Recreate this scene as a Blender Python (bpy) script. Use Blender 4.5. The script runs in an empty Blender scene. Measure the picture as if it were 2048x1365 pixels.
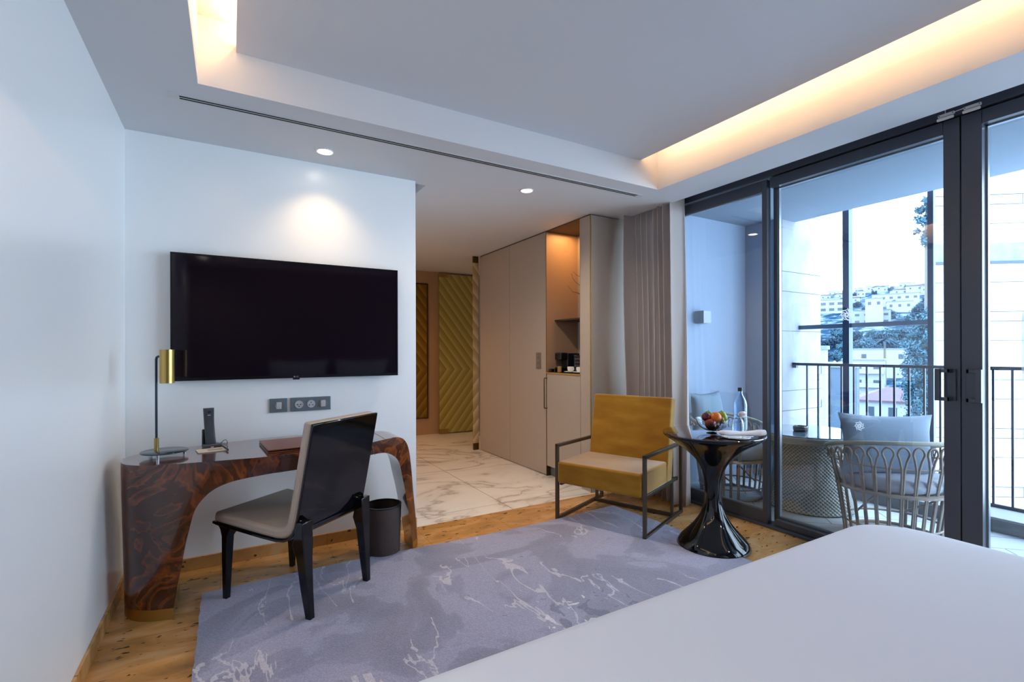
import bpy, bmesh, math, random
from mathutils import Vector, Matrix, noise
random.seed(7)
PI = math.pi
S = bpy.context.scene
COL = S.collection

# ------------------------------------------------------------------ camera
cd = bpy.data.cameras.new('camera'); cam = bpy.data.objects.new('camera', cd); COL.objects.link(cam)
cam.location = (0, 0, 1.27)
cam.rotation_euler = (math.radians(90), math.radians(0.15), math.radians(-30.1))
cd.sensor_width = 36; cd.lens = 972/2048*36; cd.shift_y = 21.5/2048
cd.clip_start = 0.05; cd.clip_end = 2000
S.camera = cam
# ------------------------------------------------------------------ sky, exposure
W = bpy.data.worlds.new('world'); S.world = W; W.use_nodes = True
bg = W.node_tree.nodes['Background']
bg.inputs[0].default_value = (0.66, 0.83, 1.0, 1); bg.inputs[1].default_value = 7.0
S.view_settings.view_transform = 'Standard'; S.view_settings.look = 'None'
S.view_settings.gamma = 1; S.view_settings.use_curve_mapping = False
S.view_settings.exposure = 0.80
cy = S.cycles
cy.use_denoising = True
cy.max_bounces = 9; cy.diffuse_bounces = 5; cy.glossy_bounces = 4; cy.transmission_bounces = 8; cy.transparent_max_bounces = 20
cy.caustics_reflective = False; cy.caustics_refractive = False
cy.sample_clamp_indirect = 5.0
cy.use_adaptive_sampling = False

def area(name, loc, rot, sx, sy, power, color=(1, 1, 1), portal=False, spread=None):
    l = bpy.data.lights.new(name, 'AREA'); l.shape = 'RECTANGLE'; l.size = sx; l.size_y = sy
    l.energy = power; l.color = color
    if spread: l.spread = spread
    if portal: l.cycles.is_portal = True
    o = bpy.data.objects.new(name, l); COL.objects.link(o); o.location = loc; o.rotation_euler = rot
    return o
# sampling portal over the glazed wall (guides sky rays, gives no light of its own)
area('sky_portal', (3.47, 0.95, 1.28), (0, PI/2, 0), 2.5, 4.4, 1, portal=True)

# ------------------------------------------------------------------ materials
def nt(name):
    m = bpy.data.materials.new(name); m.use_nodes = True
    t = m.node_tree; b = t.nodes['Principled BSDF']
    return m, t, b
def N(t, ty, **kw):
    n = t.nodes.new(ty)
    for k, v in kw.items():
        if k in n.inputs.keys(): n.inputs[k].default_value = v
        else: setattr(n, k, v)
    return n
def L(t, a, b): t.links.new(a, b)
def rgb(h):
    if isinstance(h, str):
        h = tuple(int(h[i:i+2], 16)/255 for i in (0, 2, 4))
        h = tuple((c/12.92 if c <= .04045 else ((c+.055)/1.055)**2.4) for c in h)
    return tuple(h[:3]) + (1,)
def mat(name, c, rough=.5, metal=0, spec=.5, var=0, vscale=8, bump=0, bscale=200, coat=0, sheen=0, ior=None, stretch=None, emis=None, es=0):
    m, t, b = nt(name); c = rgb(c)
    b.inputs['Base Color'].default_value = c; b.inputs['Roughness'].default_value = rough
    b.inputs['Metallic'].default_value = metal; b.inputs['Specular IOR Level'].default_value = spec
    b.inputs['Coat Weight'].default_value = coat; b.inputs['Coat Roughness'].default_value = .03
    b.inputs['Sheen Weight'].default_value = sheen
    if emis: b.inputs['Emission Color'].default_value = rgb(emis); b.inputs['Emission Strength'].default_value = es
    tc = N(t, 'ShaderNodeTexCoord')
    src = tc.outputs['Object']
    if stretch:
        mp = N(t, 'ShaderNodeMapping'); mp.inputs['Scale'].default_value = stretch; L(t, src, mp.inputs[0]); src = mp.outputs[0]
    if var:
        n = N(t, 'ShaderNodeTexNoise', Scale=vscale, Detail=4.0); L(t, src, n.inputs['Vector'])
        r = N(t, 'ShaderNodeMix', data_type='RGBA')
        r.inputs[6].default_value = tuple(x*(1-var) for x in c[:3])+(1,); r.inputs[7].default_value = tuple(min(1, x*(1+var)) for x in c[:3])+(1,)
        L(t, n.outputs[0], r.inputs[0]); L(t, r.outputs[2], b.inputs['Base Color'])
    if bump:
        n = N(t, 'ShaderNodeTexNoise', Scale=bscale, Detail=3.0); L(t, src, n.inputs['Vector'])
        bp = N(t, 'ShaderNodeBump', Strength=bump, Distance=.004); L(t, n.outputs[0], bp.inputs['Height']); L(t, bp.outputs[0], b.inputs['Normal'])
    return m
def ramp(t, stops, interp='LINEAR'):
    r = t.nodes.new('ShaderNodeValToRGB'); cr = r.color_ramp; cr.interpolation = interp
    while len(cr.elements) < len(stops): cr.elements.new(.5)
    for e, (p, c) in zip(cr.elements, stops): e.position = p; e.color = rgb(c)
    return r
def math_(t, op, a, b=None, c=None):
    n = t.nodes.new('ShaderNodeMath'); n.operation = op
    for i, v in enumerate((a, b, c)):
        if v is None: continue
        if isinstance(v, (int, float)): n.inputs[i].default_value = v
        else: L(t, v, n.inputs[i])
    return n.outputs[0]
M = {}
M['wall'] = mat('wall_paint', 'eeefef', .27, spec=.6, bump=.02, bscale=60)
M['ceil'] = mat('ceiling_paint', 'd0d0d2', .7, spec=.2)
M['white'] = mat('white_plastic', 'e8e8e8', .4)
M['dark_void'] = mat('vent_dark', '0b0c0e', .8)
M['frame'] = mat('bronze_anodised_aluminium', '494e59', .34, metal=.35, spec=.5, var=.05, vscale=300)  # base colour lifted to take in the veiling glare over the frames
M['frame_in'] = mat('satin_grey_aluminium', '8d969f', .3, metal=.7)
M['gasket'] = mat('gasket_black', '0c0d10', .6)
M['brass'] = mat('brushed_brass', 'b79a5a', .28, metal=1, var=.08, vscale=90, stretch=(1, 1, 12))
M['brass_dark'] = mat('aged_brass', '6d5a36', .35, metal=1)
M['black_lacquer'] = mat('black_lacquer', '06070a', .07, spec=.5)
M['steel'] = mat('bronze_steel', '5d5348', .36, metal=.8, var=.06, vscale=40)
M['screen'] = mat('screen_glass', '130b14', .06, spec=.3)
M['black_plastic'] = mat('black_plastic', '0d0d10', .3)
M['grey_plastic'] = mat('slate_plastic', '3c4046', .4)
M['chrome'] = mat('chrome', 'c9ccd0', .12, metal=1)
M['plate'] = mat('grey_socket_plate', '6d7880', .35, metal=.3)
M['socket'] = mat('pale_socket', 'b3b2b4', .4)
M['leather'] = mat('taupe_leather', 'ab9d91', .42, spec=.4, bump=.15, bscale=350)
M['brown_leather'] = mat('brown_leather', '6b3a25', .35, spec=.5, bump=.2, bscale=300)
M['lam'] = mat('taupe_laminate', 'a99c90', .45, spec=.35, var=.03, vscale=30)
M['bin'] = mat('brown_woven_bin', '42332f', .7, bump=.6, bscale=500, stretch=(1, 1, .2))
M['white_fabric'] = mat('white_bed_linen', 'cfd2dc', .85, spec=.1, bump=.06, bscale=12, sheen=.1)
M['navy'] = mat('navy_steel', '24405f', .4, metal=.2)
M['rail'] = mat('dark_rail_steel', '2a3644', .4, metal=.3)
M['marble_seam'] = mat('marble_seam', '8a7a68', .6)
M['concrete'] = mat('weathered_concrete', '5a5f64', .85, var=.35, vscale=9)
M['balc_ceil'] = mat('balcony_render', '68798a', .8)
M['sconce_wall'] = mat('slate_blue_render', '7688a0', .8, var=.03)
M['slate_pillow'] = mat('slate_pillow_fabric', '75869a', .8, bump=.1, bscale=300)
M['grey_cushion'] = mat('grey_seat_fabric', '98a2b0', .85, bump=.1, bscale=300)
M['pale_cushion'] = mat('pale_blue_fabric', '627686', .85, bump=.1, bscale=300)
M['wicker'] = mat('grey_wicker', '8a7f75', .6, var=.25, vscale=40, bump=.3, bscale=300)
M['wicker_rim'] = mat('wrapped_rattan', '9b9a8e', .6, var=.12, vscale=60, bump=.5, bscale=180)
M['napkin'] = mat('white_napkin', 'e6dfe2', .9, bump=.1, bscale=200)
M['porcelain'] = mat('white_porcelain', 'eae6e0', .15)
M['red_text'] = mat('red_ink', 'b5162c', .5)
M['white_decal'] = mat('white_decal', 'f4f6fa', .6)
M['paper'] = mat('paper', 'c9c3b6', .7)
M['shelf'] = mat('dark_shelf', '2a211c', .3)
M['copper'] = mat('burl_edge', '8a4b22', .25)
M['led'] = mat('warm_diffuser', 'ffe7c8', .5, emis='fff0dc', es=9)

def glass_pane():
    m, t, b = nt('window_glass'); t.nodes.remove(b); out = t.nodes['Material Output']
    tr = N(t, 'ShaderNodeBsdfTransparent'); tr.inputs[0].default_value = (.94, .975, 1, 1)
    gl = N(t, 'ShaderNodeBsdfGlossy'); gl.inputs[0].default_value = (1, 1, 1, 1); gl.inputs['Roughness'].default_value = 0.0
    fr = N(t, 'ShaderNodeFresnel'); ge = N(t, 'ShaderNodeNewGeometry')
    L(t, math_(t, 'MULTIPLY_ADD', ge.outputs['Backfacing'], 1/1.65-1.65, 1.65), fr.inputs['IOR'])
    mx = N(t, 'ShaderNodeMixShader'); L(t, fr.outputs[0], mx.inputs[0]); L(t, tr.outputs[0], mx.inputs[1]); L(t, gl.outputs[0], mx.inputs[2]); L(t, mx.outputs[0], out.inputs[0])
    return m
M['glass'] = glass_pane()
def clear_glass(name, c=(1, 1, 1), ior=1.45):
    m, t, b = nt(name); b.inputs['Base Color'].default_value = c+(1,); b.inputs['Roughness'].default_value = .0
    b.inputs['Transmission Weight'].default_value = 1; b.inputs['IOR'].default_value = ior
    return m
M['clear'] = clear_glass('clear_glass', (.93, .96, 1))
M['bottle'] = clear_glass('bottle_glass', (.72, .86, 1))
M['smoke_disc'] = mat('smoked_metal_disc', '4a545c', .15, metal=.7)

def frosted():
    m, t, b = nt('frosted_white_film'); b.inputs['Base Color'].default_value = (.9, .92, .95, 1)
    out = t.nodes['Material Output']; tl = N(t, 'ShaderNodeBsdfTranslucent'); tl.inputs[0].default_value = (.95, .96, 1, 1)
    mx = N(t, 'ShaderNodeMixShader'); mx.inputs[0].default_value = .6
    L(t, b.outputs[0], mx.inputs[1]); L(t, tl.outputs[0], mx.inputs[2]); L(t, mx.outputs[0], out.inputs[0])
    return m
M['frosted'] = frosted()
def burl():
    m, t, b = nt('walnut_burl_veneer')
    tc = N(t, 'ShaderNodeTexCoord')
    n1 = N(t, 'ShaderNodeTexNoise', Scale=2.6, Detail=4.0, Distortion=1.5); L(t, tc.outputs['Object'], n1.inputs['Vector'])
    v = math_(t, 'MULTIPLY', n1.outputs[0], 15.0)
    n2 = N(t, 'ShaderNodeTexNoise', Scale=14.0, Detail=8.0, Roughness=.65); L(t, tc.outputs['Object'], n2.inputs['Vector'])
    v2 = math_(t, 'MULTIPLY_ADD', n2.outputs[0], 1.3, v)
    s = math_(t, 'SINE', math_(t, 'MULTIPLY', v2, 3.2))
    s = math_(t, 'MULTIPLY_ADD', s, .21, .43)
    n3 = N(t, 'ShaderNodeTexNoise', Scale=5.0, Detail=5.0); L(t, tc.outputs['Object'], n3.inputs['Vector'])
    s = math_(t, 'MULTIPLY', s, math_(t, 'MULTIPLY_ADD', n3.outputs[0], 2.2, -.1))
    fl = math_(t, 'MULTIPLY_ADD', math_(t, 'SINE', math_(t, 'MULTIPLY_ADD', n2.outputs[0], 9.0, math_(t, 'MULTIPLY', n1.outputs[0], 120.0))), .10, 0.0)
    s = math_(t, 'ADD', s, fl)
    r = ramp(t, [(0, '200e09'), (.35, '421d11'), (.65, '683219'), (.88, '854721'), (1, '98592e')])
    L(t, s, r.inputs[0]); L(t, r.outputs[0], b.inputs['Base Color'])
    b.inputs['Roughness'].default_value = .22; b.inputs['Coat Weight'].default_value = .9; b.inputs['Coat Roughness'].default_value = .03; b.inputs['Specular IOR Level'].default_value = .4
    return m
M['burl'] = burl()
def stone_floor():
    m, t, b = nt('amber_travertine')
    tc = N(t, 'ShaderNodeTexCoord')
    mp = N(t, 'ShaderNodeMapping'); mp.inputs['Rotation'].default_value = (0, 0, .5); mp.inputs['Scale'].default_value = (1, 2.6, 1); L(t, tc.outputs['Object'], mp.inputs[0])
    n1 = N(t, 'ShaderNodeTexNoise', Scale=2.6, Detail=8.0, Roughness=.62, Distortion=.6); L(t, mp.outputs[0], n1.inputs['Vector'])
    r = ramp(t, [(.3, '8c6b43'), (.42, 'ab7d47'), (.52, 'be8c54'), (.62, 'c99c6a'), (.75, 'b5a27c')]); L(t, n1.outputs[0], r.inputs[0])
    mp2 = N(t, 'ShaderNodeMapping'); mp2.inputs['Rotation'].default_value = (0, 0, .5); mp2.inputs['Scale'].default_value = (12, 30, 12); L(t, tc.outputs['Object'], mp2.inputs[0])
    n2 = N(t, 'ShaderNodeTexNoise', Scale=1.0, Detail=2.0, Roughness=.7); L(t, mp2.outputs[0], n2.inputs['Vector'])
    k = ramp(t, [(.635, '000000'), (.66, 'ffffff')]); L(t, n2.outputs[0], k.inputs[0])
    mx = N(t, 'ShaderNodeMix', data_type='RGBA'); L(t, k.outputs[0], mx.inputs[0]); L(t, r.outputs[0], mx.inputs[6]); mx.inputs[7].default_value = rgb('4c3520')
    sx = N(t, 'ShaderNodeSeparateXYZ'); L(t, tc.outputs['Object'], sx.inputs[0])
    jx = math_(t, 'LESS_THAN', math_(t, 'ABSOLUTE', math_(t, 'SUBTRACT', math_(t, 'FRACT', math_(t, 'MULTIPLY', math_(t, 'ADD', sx.outputs[0], 20.15), 1/.6)), .5)), .003)
    jy = math_(t, 'LESS_THAN', math_(t, 'ABSOLUTE', math_(t, 'SUBTRACT', math_(t, 'FRACT', math_(t, 'MULTIPLY', math_(t, 'ADD', sx.outputs[1], 20.4), 1/.6)), .5)), .003)
    j = math_(t, 'MULTIPLY', math_(t, 'MAXIMUM', jx, jy), .45)
    m2 = N(t, 'ShaderNodeMix', data_type='RGBA'); L(t, j, m2.inputs[0]); L(t, mx.outputs[2], m2.inputs[6]); m2.inputs[7].default_value = rgb('6b4a28')
    L(t, m2.outputs[2], b.inputs['Base Color']); b.inputs['Roughness'].default_value = .22
    return m
M['floor'] = stone_floor()
def marble():
    m, t, b = nt('white_marble_tiles')
    tc = N(t, 'ShaderNodeTexCoord')
    mp = N(t, 'ShaderNodeMapping'); mp.inputs['Rotation'].default_value = (0, 0, .6); mp.inputs['Scale'].default_value = (1, 1.8, 1); L(t, tc.outputs['Object'], mp.inputs[0])
    n1 = N(t, 'ShaderNodeTexNoise', Scale=.8, Detail=5.0, Distortion=1.3, Roughness=.5); L(t, mp.outputs[0], n1.inputs['Vector'])
    a = math_(t, 'ABSOLUTE', math_(t, 'SUBTRACT', n1.outputs[0], .52))
    r = ramp(t, [(0, 'b5aba2'), (.006, 'c4bbb3'), (.022, 'ddd7d1'), (.08, 'e6e1dc')]); L(t, a, r.inputs[0])
    sx = N(t, 'ShaderNodeSeparateXYZ'); L(t, tc.outputs['Object'], sx.inputs[0])
    jx = math_(t, 'LESS_THAN', math_(t, 'ABSOLUTE', math_(t, 'SUBTRACT', sx.outputs[0], 1.97)), .002)
    fy = math_(t, 'ABSOLUTE', math_(t, 'SUBTRACT', math_(t, 'FRACT', math_(t, 'MULTIPLY', math_(t, 'ADD', sx.outputs[1], 10-3.97+.6), 1/1.2)), .5))
    jy = math_(t, 'LESS_THAN', fy, .0016)
    j = math_(t, 'MAXIMUM', jx, jy)
    m2 = N(t, 'ShaderNodeMix', data_type='RGBA'); L(t, j, m2.inputs[0]); L(t, r.outputs[0], m2.inputs[6]); m2.inputs[7].default_value = rgb('5d4f43')
    L(t, m2.outputs[2], b.inputs['Base Color']); b.inputs['Roughness'].default_value = .12
    return m
M['marble'] = marble()
def rugm():
    m, t, b = nt('lavender_grey_rug')
    tc = N(t, 'ShaderNodeTexCoord'); o = tc.outputs['Object']
    n1 = N(t, 'ShaderNodeTexNoise', Scale=1.6, Detail=5.0, Distortion=1.0); L(t, o, n1.inputs['Vector'])
    r = ramp(t, [(.36, '7f7e93'), (.47, '8a899f'), (.49, '9796ae'), (.6, '9b9ab2'), (.62, '8d8ca5')]); L(t, n1.outputs[0], r.inputs[0])
    # pale branching veins
    mp = N(t, 'ShaderNodeMapping'); mp.inputs['Scale'].default_value = (3.1, 1.0, 1); mp.inputs['Rotation'].default_value = (0, 0, .25); L(t, o, mp.inputs[0])
    n2 = N(t, 'ShaderNodeTexNoise', Scale=1.5, Detail=4.0, Distortion=.7); L(t, mp.outputs[0], n2.inputs['Vector'])
    a = math_(t, 'LESS_THAN', math_(t, 'ABSOLUTE', math_(t, 'SUBTRACT', n2.outputs[0], .5)), .009)
    n4 = N(t, 'ShaderNodeTexNoise', Scale=1.3, Detail=1.0); L(t, o, n4.inputs['Vector'])
    a = math_(t, 'MULTIPLY', a, math_(t, 'GREATER_THAN', n4.outputs[0], .47))
    a = math_(t, 'MULTIPLY', a, .75)
    m1 = N(t, 'ShaderNodeMix', data_type='RGBA'); L(t, a, m1.inputs[0]); L(t, r.outputs[0], m1.inputs[6]); m1.inputs[7].default_value = rgb('c4bfc8')
    # dark flecks gathered in the middle
    n3 = N(t, 'ShaderNodeTexNoise', Scale=7.0, Detail=2.0, Distortion=1.5); L(t, o, n3.inputs['Vector'])
    sx = N(t, 'ShaderNodeSeparateXYZ'); L(t, o, sx.inputs[0])
    d = math_(t, 'ADD', math_(t, 'ABSOLUTE', math_(t, 'SUBTRACT', sx.outputs[0], .18)), math_(t, 'ABSOLUTE', math_(t, 'SUBTRACT', sx.outputs[1], .62)))
    thr = math_(t, 'MULTIPLY_ADD', d, .22, .50)
    f = math_(t, 'GREATER_THAN', n3.outputs[0], math_(t, 'ADD', thr, .06)); f = math_(t, 'MULTIPLY', f, .6)
    m2 = N(t, 'ShaderNodeMix', data_type='RGBA'); L(t, f, m2.inputs[0]); L(t, m1.outputs[2], m2.inputs[6]); m2.inputs[7].default_value = rgb('636377')
    f2 = math_(t, 'LESS_THAN', n3.outputs[0], math_(t, 'SUBTRACT', .42, math_(t, 'MULTIPLY', d, .22)))
    f2 = math_(t, 'MULTIPLY', f2, math_(t, 'LESS_THAN', d, .35))
    m3 = N(t, 'ShaderNodeMix', data_type='RGBA'); L(t, f2, m3.inputs[0]); L(t, m2.outputs[2], m3.inputs[6]); m3.inputs[7].default_value = rgb('cfcad0')
    n5 = N(t, 'ShaderNodeTexNoise', Scale=170.0, Detail=3.0); L(t, o, n5.inputs['Vector'])
    hv = N(t, 'ShaderNodeHueSaturation'); L(t, m3.outputs[2], hv.inputs['Color']); L(t, math_(t, 'MULTIPLY_ADD', n5.outputs[0], .9, .53), hv.inputs['Value'])
    L(t, hv.outputs[0], b.inputs['Base Color']); b.inputs['Roughness'].default_value = .9; b.inputs['Specular IOR Level'].default_value = .1
    b.inputs['Sheen Weight'].default_value = .3
    bp = N(t, 'ShaderNodeBump', Strength=.7, Distance=.004); L(t, n5.outputs[0], bp.inputs['Height']); L(t, bp.outputs[0], b.inputs['Normal'])
    return m
M['rug'] = rugm()
def velvet():
    m, t, b = nt('mustard_velvet')
    tc = N(t, 'ShaderNodeTexCoord')
    mp = N(t, 'ShaderNodeMapping'); mp.inputs['Scale'].default_value = (1, 1, 3); L(t, tc.outputs['Object'], mp.inputs[0])
    n = N(t, 'ShaderNodeTexNoise', Scale=3.5, Detail=4.0); L(t, mp.outputs[0], n.inputs['Vector'])
    r = ramp(t, [(.3, '8a5f18'), (.55, '9c6f20'), (.75, 'a87f30')]); L(t, n.outputs[0], r.inputs[0])
    L(t, r.outputs[0], b.inputs['Base Color']); b.inputs['Roughness'].default_value = .75
    b.inputs['Sheen Weight'].default_value = 1.0; b.inputs['Sheen Roughness'].default_value = .34; b.inputs['Sheen Tint'].default_value = (.8, .86, .85, 1)
    b.inputs['Specular IOR Level'].default_value = .15
    return m
M['velvet'] = velvet()
def curtain_m():
    m, t, b = nt('linen_curtain')
    b.inputs['Base Color'].default_value = rgb('ddd3ce'); b.inputs['Roughness'].default_value = .9; b.inputs['Specular IOR Level'].default_value = .1
    out = t.nodes['Material Output']
    tl = N(t, 'ShaderNodeBsdfTranslucent'); tl.inputs[0].default_value = rgb('e3dedb')
    mx = N(t, 'ShaderNodeMixShader'); mx.inputs[0].default_value = .4
    L(t, b.outputs[0], mx.inputs[1]); L(t, tl.outputs[0], mx.inputs[2]); L(t, mx.outputs[0], out.inputs[0])
    return m
M['curtain'] = curtain_m()
def chevron(name, dark, mid, light):
    m, t, b = nt(name)
    g = N(t, 'ShaderNodeTexCoord'); sx = N(t, 'ShaderNodeSeparateXYZ'); L(t, g.outputs['Object'], sx.inputs[0])
    s = math_(t, 'ADD', sx.outputs[0], math_(t, 'MULTIPLY', math_(t, 'ABSOLUTE', math_(t, 'SUBTRACT', sx.outputs[2], 1.0)), .77))
    f = math_(t, 'FRACT', math_(t, 'MULTIPLY', math_(t, 'ADD', s, 10), 1/.135))
    r = ramp(t, [(0, light), (.5, mid), (.97, dark), (1, light)]); L(t, f, r.inputs[0])
    L(t, r.outputs[0], b.inputs['Base Color']); b.inputs['Roughness'].default_value = .25; b.inputs['Coat Weight'].default_value = .5
    bp = N(t, 'ShaderNodeBump', Strength=.05, Distance=.01); L(t, f, bp.inputs['Height']); L(t, bp.outputs[0], b.inputs['Normal'])
    return m
M['chev'] = chevron('chevron_glass', '887a3a', '9f9148', 'bcae62')
M['chev2'] = chevron('chevron_gold_glass', '6b4e12', '7c5c18', '94711f')
def stone_clad(name, c, line):
    m, t, b = nt(name)
    g = N(t, 'ShaderNodeTexCoord'); sx = N(t, 'ShaderNodeSeparateXYZ'); L(t, g.outputs['Object'], sx.inputs[0])
    zz = math_(t, 'MULTIPLY', math_(t, 'FRACT', math_(t, 'MULTIPLY', math_(t, 'ADD', sx.outputs[2], 12-.27), 1/1.2)), 1.2)
    w = .004*line
    l = math_(t, 'LESS_THAN', zz, w)
    for o in (.4, .6): l = math_(t, 'MAXIMUM', l, math_(t, 'LESS_THAN', math_(t, 'ABSOLUTE', math_(t, 'SUBTRACT', zz, o)), w*.6))
    band = math_(t, 'LESS_THAN', math_(t, 'ABSOLUTE', math_(t, 'SUBTRACT', zz, .5)), .1)
    xx = math_(t, 'FRACT', math_(t, 'MULTIPLY', math_(t, 'ADD', sx.outputs[0], 10.08), 1/.9))
    v = math_(t, 'MULTIPLY', band, math_(t, 'LESS_THAN', xx, w/.9))
    l = math_(t, 'MAXIMUM', l, v)
    n = N(t, 'ShaderNodeTexNoise', Scale=4.0, Detail=5.0); L(t, g.outputs['Object'], n.inputs['Vector'])
    r = ramp(t, [(.3, c), (.7, '8b9098')]); L(t, n.outputs[0], r.inputs[0])
    mx = N(t, 'ShaderNodeMix', data_type='RGBA'); L(t, l, mx.inputs[0]); L(t, r.outputs[0], mx.inputs[6]); mx.inputs[7].default_value = rgb('20262e')
    L(t, mx.outputs[2], b.inputs['Base Color']); b.inputs['Roughness'].default_value = .8
    return m
M['stone1'] = stone_clad('limestone_cladding', '747a84', 1.3)
M['stone2'] = stone_clad('pale_limestone_cladding', '6f757d', 3.0)
M['rubble'] = mat('rough_rubble_stone', '5f696e', .9, var=.4, vscale=5)
def deck():
    m, t, b = nt('grey_plank_tiles')
    tc = N(t, 'ShaderNodeTexCoord'); mp = N(t, 'ShaderNodeMapping'); mp.inputs['Rotation'].default_value = (0, 0, PI/4); L(t, tc.outputs['Object'], mp.inputs[0])
    br = N(t, 'ShaderNodeTexBrick', Scale=1.0); br.offset = .5
    br.inputs['Color1'].default_value = rgb('8f979d'); br.inputs['Color2'].default_value = rgb('9ba2a6'); br.inputs['Mortar'].default_value = rgb('41474d')
    br.inputs['Mortar Size'].default_value = .004; br.inputs['Brick Width'].default_value = .9; br.inputs['Row Height'].default_value = .225
    L(t, mp.outputs[0], br.inputs['Vector']); L(t, br.outputs[0], b.inputs['Base Color']); b.inputs['Roughness'].default_value = .5
    return m
M['deck'] = deck()
def weave(name, c1, c2):
    m, t, b = nt(name)
    tc = N(t, 'ShaderNodeTexCoord'); sx = N(t, 'ShaderNodeSeparateXYZ'); L(t, tc.outputs['Object'], sx.inputs[0])
    ang = math_(t, 'ARCTAN2', sx.outputs[1], sx.outputs[0])
    a = math_(t, 'SINE', math_(t, 'MULTIPLY', ang, 60.0)); z = math_(t, 'SINE', math_(t, 'MULTIPLY', sx.outputs[2], 2*PI/.028))
    p = math_(t, 'MULTIPLY_ADD', math_(t, 'MULTIPLY', a, z), .5, .5)
    r = ramp(t, [(0.1, c1), (.6, c2)]); L(t, p, r.inputs[0]); L(t, r.outputs[0], b.inputs['Base Color']); b.inputs['Roughness'].default_value = .55
    bp = N(t, 'ShaderNodeBump', Strength=.8, Distance=.008); L(t, p, bp.inputs['Height']); L(t, bp.outputs[0], b.inputs['Normal'])
    return m
M['weave'] = weave('woven_resin', '5c5a58', '9a9891')
def terrain():
    m, t, b = nt('hillside_scrub_and_terraces')
    tc = N(t, 'ShaderNodeTexCoord')
    mp = N(t, 'ShaderNodeMapping'); mp.inputs['Scale'].default_value = (.03, .09, .3); mp.inputs['Rotation'].default_value = (0, 0, -.4); L(t, tc.outputs['Object'], mp.inputs[0])
    n = N(t, 'ShaderNodeTexNoise', Scale=1.6, Detail=7.0, Roughness=.65); L(t, mp.outputs[0], n.inputs['Vector'])
    r = ramp(t, [(.38, '16283a'), (.48, '24384a'), (.56, '55666f'), (.68, '7d8990')]); L(t, n.outputs[0], r.inputs[0])  # blue cast of distance haze is put into these colours
    L(t, r.outputs[0], b.inputs['Base Color']); b.inputs['Roughness'].default_value = 1; b.inputs['Specular IOR Level'].default_value = 0
    return m
M['terrain'] = terrain()
M['leaf1'] = mat('dark_foliage', '24394a', .9, spec=.1, var=.45, vscale=.9)  # foliage blues carry the distance haze in their colour
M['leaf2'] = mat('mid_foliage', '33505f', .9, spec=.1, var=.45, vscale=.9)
M['trunk'] = mat('tree_bark', '51504c', .9)
M['hwhite'] = mat('white_house_render', '79828c', .9)  # bluish house colours also hold the distance haze
M['hgrey'] = mat('shaded_house_render', '34475a', .9)  # darker copy of the house wall, its shade put into the colour
M['hwin'] = mat('house_window', '1c2e3e', .4)
M['hroof'] = mat('dull_red_roof_tiles', '4a3c46', .9, var=.2, vscale=1)
M['hroof2'] = mat('grey_flat_roof', '5a6671', .9)

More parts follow.
